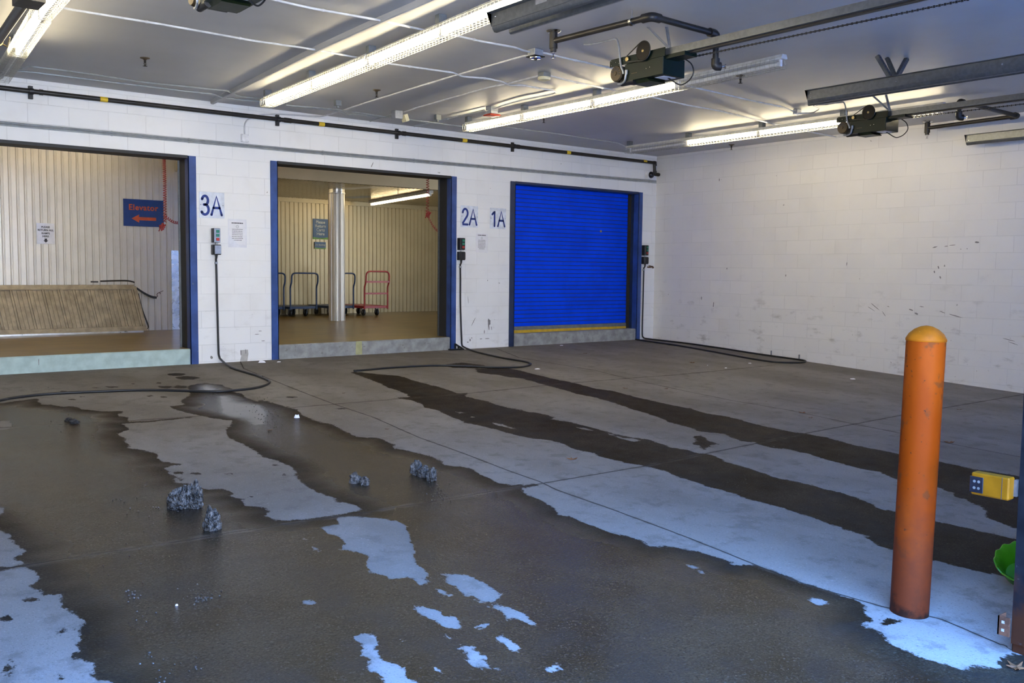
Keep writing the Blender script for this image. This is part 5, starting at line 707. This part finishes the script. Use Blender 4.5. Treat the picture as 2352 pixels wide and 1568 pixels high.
    if full:
        MB().tube(smooth_path([(ox+.18,Y(.66),zt-.07),(ox+.20,Y(.72),zt-.12),(ox+.205,Y(.74),zt-.19),(ox+.20,Y(.70),zt-.245),(ox+.19,Y(.64),zt-.27),(ox+.18,Y(.60),zt-.262),(ox+.16,Y(.55),zt-.225),(ox+.15,Y(.52),zt-.204)],6), .0055, 6).build('cable_loop', MAT['rubber'], r, smooth=True)
        MB().tube(smooth_path([(ox-.02,Y(-.30),HC-.012),(ox-.02,Y(-.14),HC-.03),(ox-.015,Y(.02),HC-.03),(ox-.012,Y(.10),HC-.055),(ox-.012,Y(.14),zt-.055),(ox-.010,Y(.165),zt-.115),(ox-.008,Y(.17),zt-.14)],6), .0085, 8).build('flexible_conduit', MAT['galvlight'], r, smooth=True)
        MB().tube(smooth_path([(ox-.008,Y(.205),zt-.125),(ox-.012,Y(.20),zt-.165),(ox-.008,Y(.185),zt-.20),(ox+.0,Y(.14),zt-.215),(ox+.01,Y(.09),zt-.205)],6), .0085, 8).tube([(ox-.008,Y(.205),zt-.115),(ox-.008,Y(.205),zt-.15)],.012,8).build('motor_whip', MAT['galvlight'], r, smooth=True)
    return r
opener(-6.235, -5.29, 'dark green door opener under the black sprinkler branch that ends in a drop')
opener(-2.31, -4.91, 'dark green door opener nearest the right wall, in front of a lit light')
opener(-9.76, -5.22, 'dark green door opener cut off by the top edge left of centre')
conduit('flexible_conduit', [(x,y,3.035) for x,y in COND['f'][-1:]]+[(-2.05,-4.42,3.03),(-2.2,-4.62,3.04),(-2.33,-4.62,3.06)], .0085, 'flexible grey conduit from the right junction box to the rightmost opener', 'conduit', MAT['galvlight'])

# ================================================================== SIGNS, NOTICES, CONTROLS ON THE REAR WALL
def strokes(lines, wd, x0, z0, sx, sz, y, name, m, parent):
    s = MB()
    for ln in lines:
        P_ = [Vector((x0+p*sx, y, z0+q*sz)) for p, q in ln]; L_, R_ = [], []
        for i, p in enumerate(P_):
            d = (P_[min(i+1,len(P_)-1)]-P_[max(i-1,0)]).normalized(); n = Vector((-d.z,0,d.x)); L_.append(p+n*wd/2); R_.append(p-n*wd/2)
        for i in range(len(P_)-1): s.quad(L_[i], L_[i+1], R_[i+1], R_[i])
        for p in (P_[0], P_[-1]): s.quad(*[p+Vector((math.cos(2*PI*k/14),0,math.sin(2*PI*k/14)))*wd/2 for k in range(14)])
    return s.build(name, m, parent)
def arc(cx, cz, rx, rz, a0, a1, n=14): return [(cx+rx*math.cos(math.radians(a0+(a1-a0)*i/n)), cz+rz*math.sin(math.radians(a0+(a1-a0)*i/n))) for i in range(n+1)]
GA = [[(0,0),(.5,1),(1,0)], [(.2,.38),(.8,.38)]]
G3 = [arc(.45,.76,.42,.24,165,-75)+arc(.42,.27,.53,.27,80,-150)[1:], [(.30,.53),(.55,.53)]]
G2 = [arc(.48,.72,.46,.28,170,-35)+[(.05,.08),(.03,.0),(.95,0)]]
G1 = [[(.1,.78),(.45,.93),(.52,1),(.52,0)]]
def bay_sign(x0, x1, z0, z1, glyph, gx, gw, ax, aw, txt, lab):
    r = thing('bay_sign', lab, 'sign', ((x0+x1)/2, 0, z0), 'bay number signs')
    MB().bbox(x0, x1, -.006, 0, z0, z1, .001).build('plate', MAT['plate'], r)
    h = (z1-z0); zb = z0+.125*h; zh = h*.72
    strokes(glyph, .031, gx, zb, gw, zh, -.0068, 'numeral', MAT['ink'], r); strokes(GA, .029, ax, zb, aw, zh, -.0068, 'letter', MAT['ink'], r)
    for x in (x0+.018, x1-.018): MB().tube([(x,-.006,(z0+z1)/2),(x,-.0085,(z0+z1)/2)], .0045, 8).build('screw', MAT['dark'], r)
bay_sign(-7.825, -7.52, 1.712, 2.018, G3, -7.795, .085, -7.68, .125, '3A', 'white sign with navy 3A on the rear wall right of the left doorway')
bay_sign(-4.043, -3.738, 1.745, 2.053, G2, -4.013, .095, -3.89, .125, '2A', 'white sign with navy 2A on the rear wall right of the middle doorway')
bay_sign(-3.52, -3.222, 1.742, 2.045, G1, -3.49, .10, -3.375, .125, '1A', 'white sign with navy 1A on the rear wall left of the blue shutter')
def notice(x0, x1, z0, z1, lab, sleeve=False):
    r = thing('notice', lab, 'notice', ((x0+x1)/2, 0, z0), 'printed notices on the rear wall'); y = -.002
    MB().box(x0, x1, y, 0, z0, z1).build('sheet', MAT['paper'], r); w_, h = x1-x0, z1-z0; rd = random.Random(int(x0*-100)); cx_ = (x0+x1)/2
    tl = MB()
    def dashes(z, half, th):
        x = cx_-half
        while x < cx_+half-.004: q = rd.uniform(.008,.024); tl.box(x, min(x+q, cx_+half), y-.0006, y, z, z+th); x += q+.004
    dashes(z1-.11*h, .34*w_, .012); 
    for k in range(7): dashes(z1-(.36+.075*k)*h, (.33-.02*rd.random()-(.08 if k > 5 else 0))*w_, .0055)
    tl.build('lines_of_print', MAT['dark'], r)
    e = MB(); c_ = Vector((cx_, y-.0005, z1-.235*h)); rr = .06*h
    for k in range(24):
        a0_, a1_ = 2*PI*k/24, 2*PI*(k+1)/24; u, v = Vector((math.cos(a0_),0,math.sin(a0_))), Vector((math.cos(a1_),0,math.sin(a1_))); e.quad(c_+u*rr, c_+v*rr, c_+v*rr*.78, c_+u*rr*.78)
    for sx_ in (-1,1): e.quad(*[c_+Vector((sx_*rr*.3+rr*.14*math.cos(k*PI/3),0,rr*.2+rr*.2*math.sin(k*PI/3))) for k in range(6)])
    e.build('round_emblem', M('grey_print', (.25,.25,.27), .6) , r)
    if sleeve:
        s = MB(); a0_, a1_, b0_, b1_ = x0-.012, x1+.012, z0-.03, z1+.022
        s.box(a0_, a1_, -.0008, -.0002, b0_, z0).box(a0_, a1_, -.0008, -.0002, z1, b1_).box(a0_, x0, -.0008, -.0002, z0, z1).box(x1, a1_, -.0008, -.0002, z0, z1)
        s.prism([(x0,y-.0004,z0),(x0+.55*w_,y-.0004,z0),(x0+.12*w_,y-.0004,z0+.35*h),(x0,y-.0004,z0+.40*h)], (0,-.0002,0)); s.build('plastic_sleeve', MAT['sleeve'], r)
        for k in range(7): pass
notice(-7.465, -7.255, 1.40, 1.69, 'printed notice in a shiny plastic sleeve beside the 3A sign', True)
notice(-3.77, -3.557, 1.385, 1.662, 'printed notice with a round emblem below the 2A and 1A signs')
def control(x, z, lab, face, cl):
    r = thing('control_station', lab, 'control box', (x+.045, 0, z), 'push-button stations'); F_ = MAT[face]; K = MAT['rubber']
    MB().bbox(x+.004,x+.088,-.075,0,z+.115,z+.285,.004).build('button_box', K, r); MB().bbox(x+.010,x+.088,-.082,-.074,z+.117,z+.283,.003).build('face_plate', F_, r)
    for k, mm in enumerate(('btn_r','btn_g','btn_g')): MB().bbox(x+.034,x+.072,-.096,-.080,z+.137+.047*k,z+.170+.047*k,.003).build('push_button', MAT[mm], r)
    MB().tube([(x+.055,-.045,z+.085),(x+.055,-.045,z+.12)], .014, 10).build('coupling', MAT['galvlight'], r)
    MB().bbox(x+.0,x+.10,-.07,0,z-.03,z+.09,.006).build('relay_box', K, r); MB().bbox(x+.018,x+.098,-.080,-.069,z-.022,z+.082,.004).build('relay_cover', F_, r)
    MB().tube([(x+.052,-.04,z-.03),(x+.050,-.04,z-.065),(x+.048,-.03,z-.09)], [.016,.013,.011], 10).build('cable_gland', K, r, smooth=True)
control(-7.69, 1.305, 'grey push-button control station on the wall beneath the 3A sign', 'galvlight', 0)
control(-4.105, 1.30, 'black push-button control station on the wall beneath the 2A sign', 'rubber', 1)
control(-.325, 1.295, 'black push-button control station between the blue shutter and the corner', 'rubber', 2)
def hose(k, x, z, ytop, lab, rr=.0125, wall=None):
    fp = [(p, q, FZ(p,q)+rr+.001) for p, q in CABLE[k]]
    x1, y1 = CABLE[k][0]; pts = [(x,-.024,z),(x+.006,-.022,z-.25),(x+.01,-.022,.6),(x1-.01,-.022,.12),(x1,-.028,.03)] + [p for p in fp[1:] if p[1] < -.03]
    if k == 'C': pts = [(x,-.024,z),(x+.0,-.022,.6),(x+.0,-.022,.10),(x+.03,-.026,.025),(x+.09,-.03,rr-.008)] + [p for p in fp if p[0] > -.17 or p[1] < -.03][2:]
    path = smooth_path(pts, 6); path = [Vector((min(p.x,-.02), min(p.y,-.018), max(p.z, FZ(p.x,p.y)+rr) )) for p in path]
    root = thing('hose', lab, 'hose', (x, -.02, 0), 'black hoses from the control stations'); MB().tube(path, rr, 10).build('tube', MAT['rubber'], root, smooth=True)
    MB().bbox(x-.012,x+.016,-.04,-.0005,z-.055,z-.03,.003).build('wall_clip', MAT['galvlight'], root)
    return root
hose('A', -7.638, 1.22, 0, 'black hose from the left control station snaking across the wet floor to the left edge')
hose('B', -4.06, 1.215, 0, 'black hose making an S on the floor before the middle doorway')
hc = hose('C', -.285, 1.21, 0, 'black hose lying in a long loop at the foot of the right wall')
for p, q in (CABLE['C'][6], CABLE['C'][12]): MB().bar((-.008,q,FZ(0,q)-.01),(-.008,q,FZ(0,q)+.085),(0,.009,0),(.006,0,0)).build('wall_hook', MAT['grey'], hc)
# black cast foot bracket at the middle doorway
r = thing('foot_bracket', 'black cast bracket with an open triangle at the foot of the middle doorway frame', 'bracket', (-4.15,-.06,-.02))
zf = FZ(-4.15,-.06); MB().bar((-4.26,-.055,zf+.012),(-4.02,-.055,zf+.012),(0,.03,0),(0,0,.010)).bar((-4.16,-.05,zf+.09),(-4.03,-.05,zf+.018),(0,.012,0),(.006,0,.009)).bar((-4.155,-.05,zf+.02),(-4.155,-.05,zf+.095),(.008,0,0),(0,.012,0)).bar((-4.10,-.05,zf+.02),(-4.10,-.05,zf+.06),(.007,0,0),(0,.012,0)).build('casting', MAT['rubber'], r)

# ================================================================== INSIDE THE LEFT DOORWAY
yw = 3.545
r = thing('elevator_sign', 'blue sign reading Elevator with an orange arrow on the ribbed wall', 'sign', (-7.39, yw, 1.73))
MB().bbox(-7.69,-7.098,yw-.006,yw+.002,1.730,2.132,.002).build('plate', MAT['signblue'], r)
text_mesh('Elevator', .118, 'lettering', MAT['signorange'], r, (-7.40, yw-.0075, 2.008), width=.43, bold=.0028, spacing=1.08)
z_ = 1.845; MB().prism([(-7.575,yw-.007,z_),(-7.465,yw-.007,z_+.062),(-7.465,yw-.007,z_+.024),(-7.215,yw-.007,z_+.024),(-7.215,yw-.007,z_-.024),(-7.465,yw-.007,z_-.024),(-7.465,yw-.007,z_-.062)],(0,-.001,0)).build('arrow', MAT['signorange'], r)
r = thing('ramp_notice', 'white paper notice asking to return all ramps, on the ribbed wall at the left', 'notice', (-8.76, yw, 1.43))
MB().box(-8.875,-8.642,yw-.004,yw+.001,1.432,1.724).build('sheet', MAT['sleeve'], r)
for tx, z_ in (('PLEASE',1.668),('RETURN ALL',1.625),('RAMPS',1.580),('HERE',1.538)): text_mesh(tx, .036, 'lettering', MAT['dark'], r, (-8.758, yw-.0052, z_), bold=.001)
z_ = 1.475; MB().prism([(-8.758,yw-.005,z_-.025),(-8.725,yw-.005,z_+.006),(-8.742,yw-.005,z_+.006),(-8.742,yw-.005,z_+.032),(-8.774,yw-.005,z_+.032),(-8.774,yw-.005,z_+.006),(-8.791,yw-.005,z_+.006)],(0,-.0005,0)).build('arrow', MAT['dark'], r)
# aluminium ramp leaning on the wall
r = thing('loading_ramp', 'worn aluminium loading ramp lying on its side against the ribbed wall of the left doorway', 'ramp', (-8.8, 3.3, PZ(-8.8)))
zb_ = .162; A_ = lambda x, v, o=0: Vector((x + v*.02*0, 3.235+.255*v*.62+o*-.0, zb_+.03+v*.66))
def rp(x, v, o): return Vector((x - v*.085, 3.24+.24*v - o*.94, PZ(x)+.022+.675*v - o*.33*0))
x0, x1 = -11.5, -7.475
MB().prism([rp(x0,.06,0),rp(x1,.06,0),rp(x1+.0,.955,0),rp(x0,.955,0)], (0,.02,0)).build('deck', MAT['alu'], r)
rb = MB(); x = x1-.03; k = 0
fine = MB()
while x > x0:
    if k % 3 == 0:
        rb.bar(rp(x,.10,.012), rp(x,.90,.012), (.014,0,0), (0,.012,0)).bar(rp(x-.036,.10,.012), rp(x-.036,.90,.012), (.010,0,0), (0,.012,0)); x -= .10
    else:
        fine.bar(rp(x,.10,.006), rp(x,.885,.006), (.009,0,0), (0,.007,0)); x -= .052
    k += 1
rb.build('tread_ribs', MAT['alu'], r); fine.build('fine_ribs', MAT['alu'], r)
MB().prism([rp(x0,0,.04),rp(x1,0,.04),rp(x1,.095,.04),rp(x0,.095,.04)], (0,.055,0)).build('side_rail', MAT['alu'], r)
MB().prism([rp(x0,.905,.03),rp(x1-.05,.905,.03),rp(x1-.02,1.0,.03),rp(x0,1.0,.03)], (0,.055,0)).build('side_rail', MAT['alu'], r)
MB().bar(Vector((x0,3.205,PZ(-9)+.012)), Vector((x1-.06,3.205,PZ(x1)+.012)), (0,.02,0), (0,0,.012)).build('bottom_edge', MAT['alub'], r)
MB().prism([rp(x1,.03,.0),rp(x1+.012,.03,.0),rp(x1+.012,.97,.0),rp(x1,.97,.0)], (0,.02,0)).build('end_plate', MAT['alu'], r)
st_ = thing('tie_strap', 'black ratchet strap with a hook, looped behind the ramp end', 'strap', (-7.4, 3.4, .6))
def ribbon(pts, wv, name, m): 
    P_ = smooth_path(pts, 6); wv = Vector(wv); b_ = MB(); b_.loft([[p-wv for p in P_], [p+wv for p in P_]], caps=False, closed=False); 
    return b_
ww = [ribbon([(-8.05,3.49,.905),(-7.70,3.49,.915),(-7.56,3.50,.89)], (0,.006,.010), '', None)]
n_ = ribbon([(-7.53,3.50,.80),(-7.44,3.50,.735),(-7.33,3.50,.675),(-7.24,3.50,.655)], (0,.0,.018), '', None); ww.append(n_)
n_ = ribbon([(-7.52,3.47,.72),(-7.475,3.46,.50),(-7.415,3.43,.30),(-7.40,3.40,.22),(-7.425,3.36,.19)], (.010,0,.004), '', None); ww.append(n_)
for n_ in ww: so_ = n_.build('webbing', MAT['rubber'], st_); md = so_.modifiers.new('thick', 'SOLIDIFY'); md.thickness = .004
MB().tube(smooth_path([(-7.245,3.50,.655),(-7.225,3.50,.68),(-7.235,3.50,.70),(-7.215,3.50,.725),(-7.19,3.50,.735),(-7.185,3.50,.71)],5), .005, 8).tube([(-7.20,3.50,.735),(-7.13,3.52,.76)], .004, 6).build('hook', MAT['rust'], st_)
MB().bbox(-8.18,-8.08,3.475,3.51,.885,.905,.004).build('buckle', MAT['rubber'], st_)
# red coiled hoses hanging behind the lintels
def coil(x, ytop, zt, zb, turns, rad, lab, tail, knot):
    r = thing('coiled_hose', lab, 'air hose', (x, ytop, zb), 'red coiled hoses in the doorways'); pts = []; n = turns*10
    for i in range(n+1):
        f = i/n; g_ = f**1.35; z = zt+(zb-zt)*g_; an = 2*PI*turns*f; pts.append((x+rad*math.cos(an)+.006*math.sin(3*f), ytop+rad*math.sin(an), z))
    MB().tube(pts, .0050, 5).build('coil', MAT['hose'], r, smooth=True)
    p0, p1 = tail; pts = []; n = 9*10
    for i in range(n+1):
        f = i/n; an = 2*PI*9*f; sag = -.03*math.sin(PI*f); pts.append((p0[0]+(p1[0]-p0[0])*f+.010*math.cos(an), ytop+.010*math.cos(an+1), p0[1]+(p1[1]-p0[1])*f+sag+.014*math.sin(an)))
    MB().tube(pts, .0048, 5).build('tail', MAT['hose'], r, smooth=True)
    pts = []; rd = random.Random(3)
    for i in range(46): pts.append((knot[0]+rd.gauss(0,.016), ytop+rd.gauss(0,.014), knot[1]+rd.gauss(0,.020)))
    MB().tube(smooth_path(pts, 3), .0065, 5).build('knot', MAT['hose'], r, smooth=True)
coil(-8.085, .45, 2.48, 1.66, 34, .018, 'red coiled hose hanging inside the left doorway in front of the Elevator sign', ((-8.09,1.75),(-7.90,1.66)), (-8.115,1.60))
coil(-4.32, .45, 2.52, 1.95, 16, .020, 'red coiled hose hanging inside the right side of the middle doorway', ((-4.31,1.92),(-4.14,1.70)), (-4.305,1.925))

# ================================================================== INSIDE THE MIDDLE DOORWAY
r = thing('column', 'fluted silver column standing on the dock floor', 'column', (-3.60, 4.62, PZ(-3.6)))
n = 96; prof = []
for k in range(n):
    an = 2*PI*k/n; fl_ = .150 if (k % 8) in (0,1,2,3,4,5) else .138; prof.append((math.cos(an)*fl_, math.sin(an)*fl_))
cxx, cyy = -3.60, 4.62
MB().loft([[(cxx+p, cyy+q, z) for p, q in prof] for z in (PZ(cxx)-.002, 2.50)]).build('fluted_wrap', MAT['liner'], r)
MB().lathe((cxx,cyy,0),(0,0,1),[(.152,2.50),(.156,2.505),(.156,2.53),(.150,2.535),(.150,2.595)],32).build('top_collar', MAT['alub'], r, smooth=True)
yw = 7.112
r = thing('cart_sign', 'teal sign reading Please Return Carts Here on the rear dock wall', 'sign', (-2.68, yw, 1.77))
w0, w1, a0, a1 = -2.852, -2.503, 1.752, 2.178
MB().bbox(w0,w1,yw-.006,yw+.003,a0,a1,.001).build('plate', MAT['signteal'], r)
MB().prism([(w0,yw-.007,a0-.002),(w1,yw-.007,a0-.002)]+[(w1-(w1-w0)*i/10,yw-.007,a0+.042-.016*math.sin(PI*i/10)) for i in range(11)],(0,-.0008,0)).build('lime_border', MAT['signlime'], r)
for i, tx in enumerate(('Please','Return','Carts','Here')): text_mesh(tx, .088, 'lettering', MAT['pale'], r, (-2.678, yw-.0075, 2.108-.082*i), bold=.0012)
r = thing('smoking_sign', 'small teal sign reading No Smoking below the cart sign', 'sign', (-2.68, yw, 1.55))
w0, w1, a0, a1 = -2.815, -2.555, 1.548, 1.692
MB().bbox(w0,w1,yw-.006,yw+.003,a0,a1,.001).build('plate', MAT['signteal'], r)
MB().prism([(w0,yw-.007,a0-.002),(w1,yw-.007,a0-.002)]+[(w1-(w1-w0)*i/10,yw-.007,a0+.026-.008*math.sin(PI*i/10)) for i in range(11)],(0,-.0008,0)).build('lime_border', MAT['signlime'], r)
text_mesh('No Smoking', .050, 'lettering', MAT['pale'], r, (-2.685, yw-.0075, 1.632), width=.22, bold=.0008)
def cart(x0, x1, y, lab, m, bars=(), length=1.0, hz=1.045, group='blue platform carts'):
    r = thing('platform_cart', lab, 'cart', ((x0+x1)/2, y+.5, PZ(x0)), group); zf = PZ((x0+x1)/2); mm = MAT[m]; zd = zf+.205
    MB().bbox(x0-.03, x1+.03, y+.0, y+length, zd-.05, zd, .006).build('deck', mm, r)
    pth = fillet([(x0,y-.012,zd-.07),(x0,y-.012,zf+.60),(x0,y-.07,zf+.68),(x0,y-.085,hz),(x1,y-.085,hz),(x1,y-.07,zf+.68),(x1,y-.012,zf+.60),(x1,y-.012,zd-.07)], .11, 6)
    MB().tube(pth, .0165, 10).build('handle', mm, r, smooth=True)
    for z, yy in bars: MB().bar((x0,y-yy,z),(x1,y-yy,z),(0,0,.018),(0,.006,0)).build('crossbar', mm, r)
    for xw in (x0+.07, x1-.16):
        for yw_, sw in ((y+.16, .0), (y+length-.16, .0)):
            c_ = Vector((xw, yw_, zf+.068)); wh = MB(); wh.lathe(c_-Vector((.022,0,0)), (1,0,0), [(.02,-.004),(.055,-.002),(.067,.006),(.067,.038),(.055,.046),(.02,.048)], 20); wo = wh.build('caster', MAT['wheel'], r, smooth=True)
            MB().box(xw-.034,xw-.028,yw_-.02,yw_+.02,zf+.06,zd-.05).box(xw+.028,xw+.034,yw_-.02,yw_+.02,zf+.06,zd-.05).box(xw-.045,xw+.045,yw_-.05,yw_+.05,zd-.058,zd-.05).lathe((xw-.036,yw_,zf+.068),(1,0,0),[(.012,0),(.012,.072)],10).build('fork', MAT['galv'], wo)
cart(-2.335, -1.79, 5.85, 'red platform cart with two crossbars in its handle, right of the column', 'redcart', ((.872,.08),(.632,.014)), 1.1, 1.085, None)
cart(-2.955, -2.425, 6.15, 'blue platform cart half hidden behind the column', 'bluecart', (), .92, 1.04)
cart(-3.80, -3.235, 6.2, 'blue platform cart fully in view left of the column', 'bluecart', (), .88, 1.035)
cart(-4.48, -3.93, 6.22, 'blue platform cart cut off by the left frame of the middle doorway', 'bluecart', (), .86, 1.03)

# ================================================================== BOLLARD, DOOR POST AND WHAT HANGS ABOUT IT
bx_, by_ = -7.745, -8.915; zf = FZ(bx_,by_)
r = thing('bollard', 'tall orange steel bollard with a domed amber cap at the right', 'bollard', (bx_,by_,zf))
ln = .018; T_ = lambda h: (bx_+ln*h*.8, by_-ln*h*.6, zf+h)
MB().tube([T_(-.05),T_(.02),T_(.6),T_(1.262)], .0845, 48).build('post', MAT['orange'], r, smooth=True)
d_ = Vector(T_(1))-Vector(T_(0)); MB().lathe(T_(1.258), d_, [(.085,0),(.0875,.004),(.0865,.012),(.074,.034),(.052,.054),(.026,.067),(.004,.071)], 48).build('domed_cap', MAT['cap'], r, smooth=True)
r = thing('door_post', 'blue-grey steel door post rusting at its foot, at the right edge', 'post', (-7.63,-9.56,-.45))
px0, py0 = -7.775, -9.385
MB().bbox(px0,-7.50,-9.74,py0,FZ(px0,-9.5)-.02,2.736,.006).build('post', MAT['post'], r)
MB().prism([(px0-.012,py0-.002,-.42),(px0+.03,py0-.002,-.42),(px0+.03,py0-.002,2.7),(px0-.012,py0-.002,2.7)],(0,-.05,0)).build('edge_angle', MAT['post'], r)
MB().box(px0-.075,px0-.012,py0+.022,py0+.028,-.375,-.295).box(px0-.075,px0-.069,py0-.02,py0+.028,-.375,-.295).build('anchor_angle', MAT['rust'], r)
hl = MB()
for z in (-.352,-.318): hl.box(px0-.0765,px0-.075,py0+.0,py0+.012,z-.006,z+.006).box(px0-.052,px0-.040,py0+.0215,py0+.022,z-.006,z+.006)
hl.build('bolt_slots', MAT['plate2'], r)
r = thing('photo_eye', 'yellow safety photo-eye sensor with a black window, fixed to the door post', 'sensor', (-7.83,-9.3,.2))
sx0, sx1 = -7.845, -7.79
MB().bbox(sx0,sx1,-9.372,-9.215,.192,.286,.006).build('housing', MAT['yellow2'], r)
MB().bbox(sx0-.003,sx0+.002,-9.268,-9.211,.202,.270,.002).build('window', MAT['blackglass'], r)
MB().box(sx0-.0012,sx0+.004,-9.345,-9.343,.194,.284).build('seam', MAT['dark'], r)
for yy in (-9.232,-9.250): 
    for zz in (.222,.250): MB().tube([(sx0-.003,yy,zz),(sx0-.0042,yy,zz)],.006,10).build('lens', MAT['grey'], r)
MB().box(sx0+.01,sx0+.035,-9.215,-9.207,.229,.246).build('connector', MAT['rubber'], r)
MB().box(-7.80,-7.776,-9.384,-9.372,.205,.275).build('bracket', MAT['galv'], r)
r = tag(MB().bbox(px0-.035,px0-.012,py0-.05,py0-.005,.99,1.16,.003).build('cable_box', MAT['rubber'], loc=(px0-.03,py0-.03,.99)), 'narrow dark navy box on the door post at the right edge', 'electrical box')
# green bowl lying tilted on the floor beyond the post
r = thing('bowl', 'lime green scalloped plastic bowl tipped on its side beyond the door post', 'bowl', (-7.05,-8.93,FZ(-7.05,-8.93)))
ax = Vector((-.52,-.22,.82)).normalized(); u = ax.orthogonal().normalized(); w_ = ax.cross(u); nb = 64
cb_ = Vector(BOWL); rings = []
for rr, h in ((.055,.006),(.075,.0),(.082,.006),(.098,.05),(.118,.095),(.132,.105)): rings.append((rr,h,1))
inner = [(.126,.108),(.112,.097),(.092,.052),(.075,.012),(.03,.008),(.002,.008)]
def ring(rr, h, sc_): return [cb_+ax*(h+ (.006*math.cos(k*2*PI/nb*14) if sc_ else 0))+u*(rr*(1+(.02*math.cos(k*2*PI/nb*14) if sc_ else 0)))*math.cos(2*PI*k/nb)+w_*(rr*(1+(.02*math.cos(k*2*PI/nb*14) if sc_ else 0)))*math.sin(2*PI*k/nb) for k in range(nb)]
MB().loft([ring(.004,.0,0)]+[ring(rr,h,h>.09) for rr,h,_ in rings]+[ring(rr,h,h>.1) for rr,h in inner]).build('shell', MAT['lime'], r, smooth=True)

# ================================================================== SLUSH, LEAVES, SCRAPS
def lump(x, y, w_, h_, seed, m, name, spiky=.5):
    import bmesh
    from mathutils import noise as nz
    bm = bmesh.new(); bmesh.ops.create_icosphere(bm, subdivisions=5, radius=1)
    o_ = Vector((seed*7.13, seed*3.7, seed*1.9))
    for v in bm.verts:
        d = v.co.normalized(); f = 1+spiky*(nz.fractal(d*1.7+o_, 1.0, 2.0, 5)) + .13*abs(nz.noise(d*4.5+o_)) + .08*nz.noise(d*9+o_) + .05*nz.noise(d*19+o_); v.co = Vector((d.x*f*w_*.5, d.y*f*w_*.42, max(d.z*f, -.35)*h_*.72+h_*.22))
    me = bpy.data.meshes.new(name); bm.to_mesh(me); bm.free(); me.materials.append(m); o = bpy.data.objects.new(name, me); COL.objects.link(o); o.location = (x, y, FZ(x,y)); o.rotation_euler = (0,0,seed*2.1); return o
SL = ['dirty slush lump on the wet floor, left one of the pair near the left foreground','tall pointed slush lump, right one of the pair near the left foreground','two-tone slush lump nearest the camera, in front of the pair','small dark slush lump in the middle of the wet lane, left of its twin','greyish slush lump in the middle of the wet lane, right of its twin','pale topped slush lump farthest back in the cluster of three','middle dark slush lump of the cluster of three','right slush lump of the cluster of three, by the black streak','flat black slush clod alone at the far left, rear one','flat black slush clod alone at the far left, front one']
for i, (x, y, w_, h_) in enumerate(SLUSH): tag(lump(x, y, w_*.84, h_*1.1, i+1.3, MAT['slush'] if i < 8 else MAT['rubber'], 'slush_lump', .34), SL[i], 'slush', 'lumps of dirty slush')
g_ = MB(); rd = random.Random(5)
for x, y, w_ in CRUMB:
    z = FZ(x,y); w_ = min(w_*.75, .04); p = [(x+w_*.5*math.cos(k*2*PI/5+x)*rd.uniform(.6,1.1), y+w_*.5*math.sin(k*2*PI/5+x)*rd.uniform(.6,1.1)) for k in range(5)]
    q = [(x+(a_-x)*.5, y+(b_-y)*.5) for a_, b_ in p]; g_.loft([[(a_,b_,z-.001) for a_,b_ in p], [(a_,b_,z+w_*rd.uniform(.15,.35)) for a_,b_ in q]])
tag(g_.build('slush_crumbs', MAT['grit']), 'scattered crumbs of ice and grit over the wet floor', 'grit', None, 'stuff')
def leafm(s, seed, m):
    rd = random.Random(seed); n = 5; pts = []
    for k in range(n*4):
        an = 2*PI*k/(n*4); rr = s*.5*((1.0, .55, .42, .6)[k % 4])*rd.uniform(.85,1.1); pts.append((rr*math.cos(an), rr*math.sin(an)*.8, .004+.20*s*rd.uniform(0,.6)*((k%4)==0)))
    b_ = MB(); b_.v = [(0,0,.006)]+pts; b_.f = [(0,k+1,(k+1)%(n*4)+1) for k in range(n*4)]
    return b_
LL = ['tan maple leaf on the dry strip between the two middle wet lanes','brown leaf beyond the wet lanes in front of the right wall, left of the bollard','small dark leaf just below the brown leaf left of the bollard','brown leaf on the floor directly behind the bollard','dark leaf on the floor far right near the right wall','small leaf near the blue shutter sill','brown leaf inside the hose loop near the corner','dark leaf beside the saw cut, left of another, beyond the far wet lane','dark leaf with a pale spot beyond the far wet lane','tiny dark leaf in the damp patch before the right wall','dark leaf on the saw cut crossing left of centre','faint leaf on the dry strip left of centre','big curled tan leaf at the foot of the door post, bottom right','rust-coloured leaf in the standing water left of centre']
for i, (x, y, w_) in enumerate(LEAF):
    o = leafm(w_, i, 0); mm = MAT['leaf'] if i in (0,1,3,6,12) else MAT['leafd']; z = FZ(x,y)
    b_ = MB(); b_.v = [(p+x, q+y, r_+z) for p, q, r_ in o.v]; b_.f = o.f; ob = b_.build('leaf', mm, loc=(x,y,z)); md = ob.modifiers.new('thick','SOLIDIFY'); md.thickness = .0015; tag(ob, LL[i], 'leaf', 'fallen leaves')
PL = ['white paper scrap just right of the middle hose bend','white paper scrap inside the hose loop by the right wall','tiny white scrap on the saw cut near the hose loop','white paper scrap in front of the right wall, left of the bollard','thin white scrap before the blue shutter sill','white flattened scrap at the foot of the pier left of the middle doorway','pale scrap at the foot of the left frame of the middle doorway','white lump of ice in the wet lane left of centre','tiny white dot inside the hose loop','small white chip in the left foreground']
for i, (x, y, w_) in enumerate(SCRAP):
    rd = random.Random(60+i); z = FZ(x,y); p = [(x+w_*.5*math.cos(k*2*PI/7)*rd.uniform(.6,1.1), y+w_*.35*math.sin(k*2*PI/7)*rd.uniform(.5,1.1)) for k in range(7)]; h_ = .03 if i in (5,7) else .008
    q = [(x+(a_-x)*.6, y+(b_-y)*.6) for a_, b_ in p]; tag(MB().loft([[(a_,b_,z-.001) for a_,b_ in p],[(a_,b_,z+h_*rd.uniform(.6,1)) for a_,b_ in q]]).build('paper_scrap', MAT['paper'], loc=(x,y,z)), PL[i], 'scrap', 'white scraps on the floor')
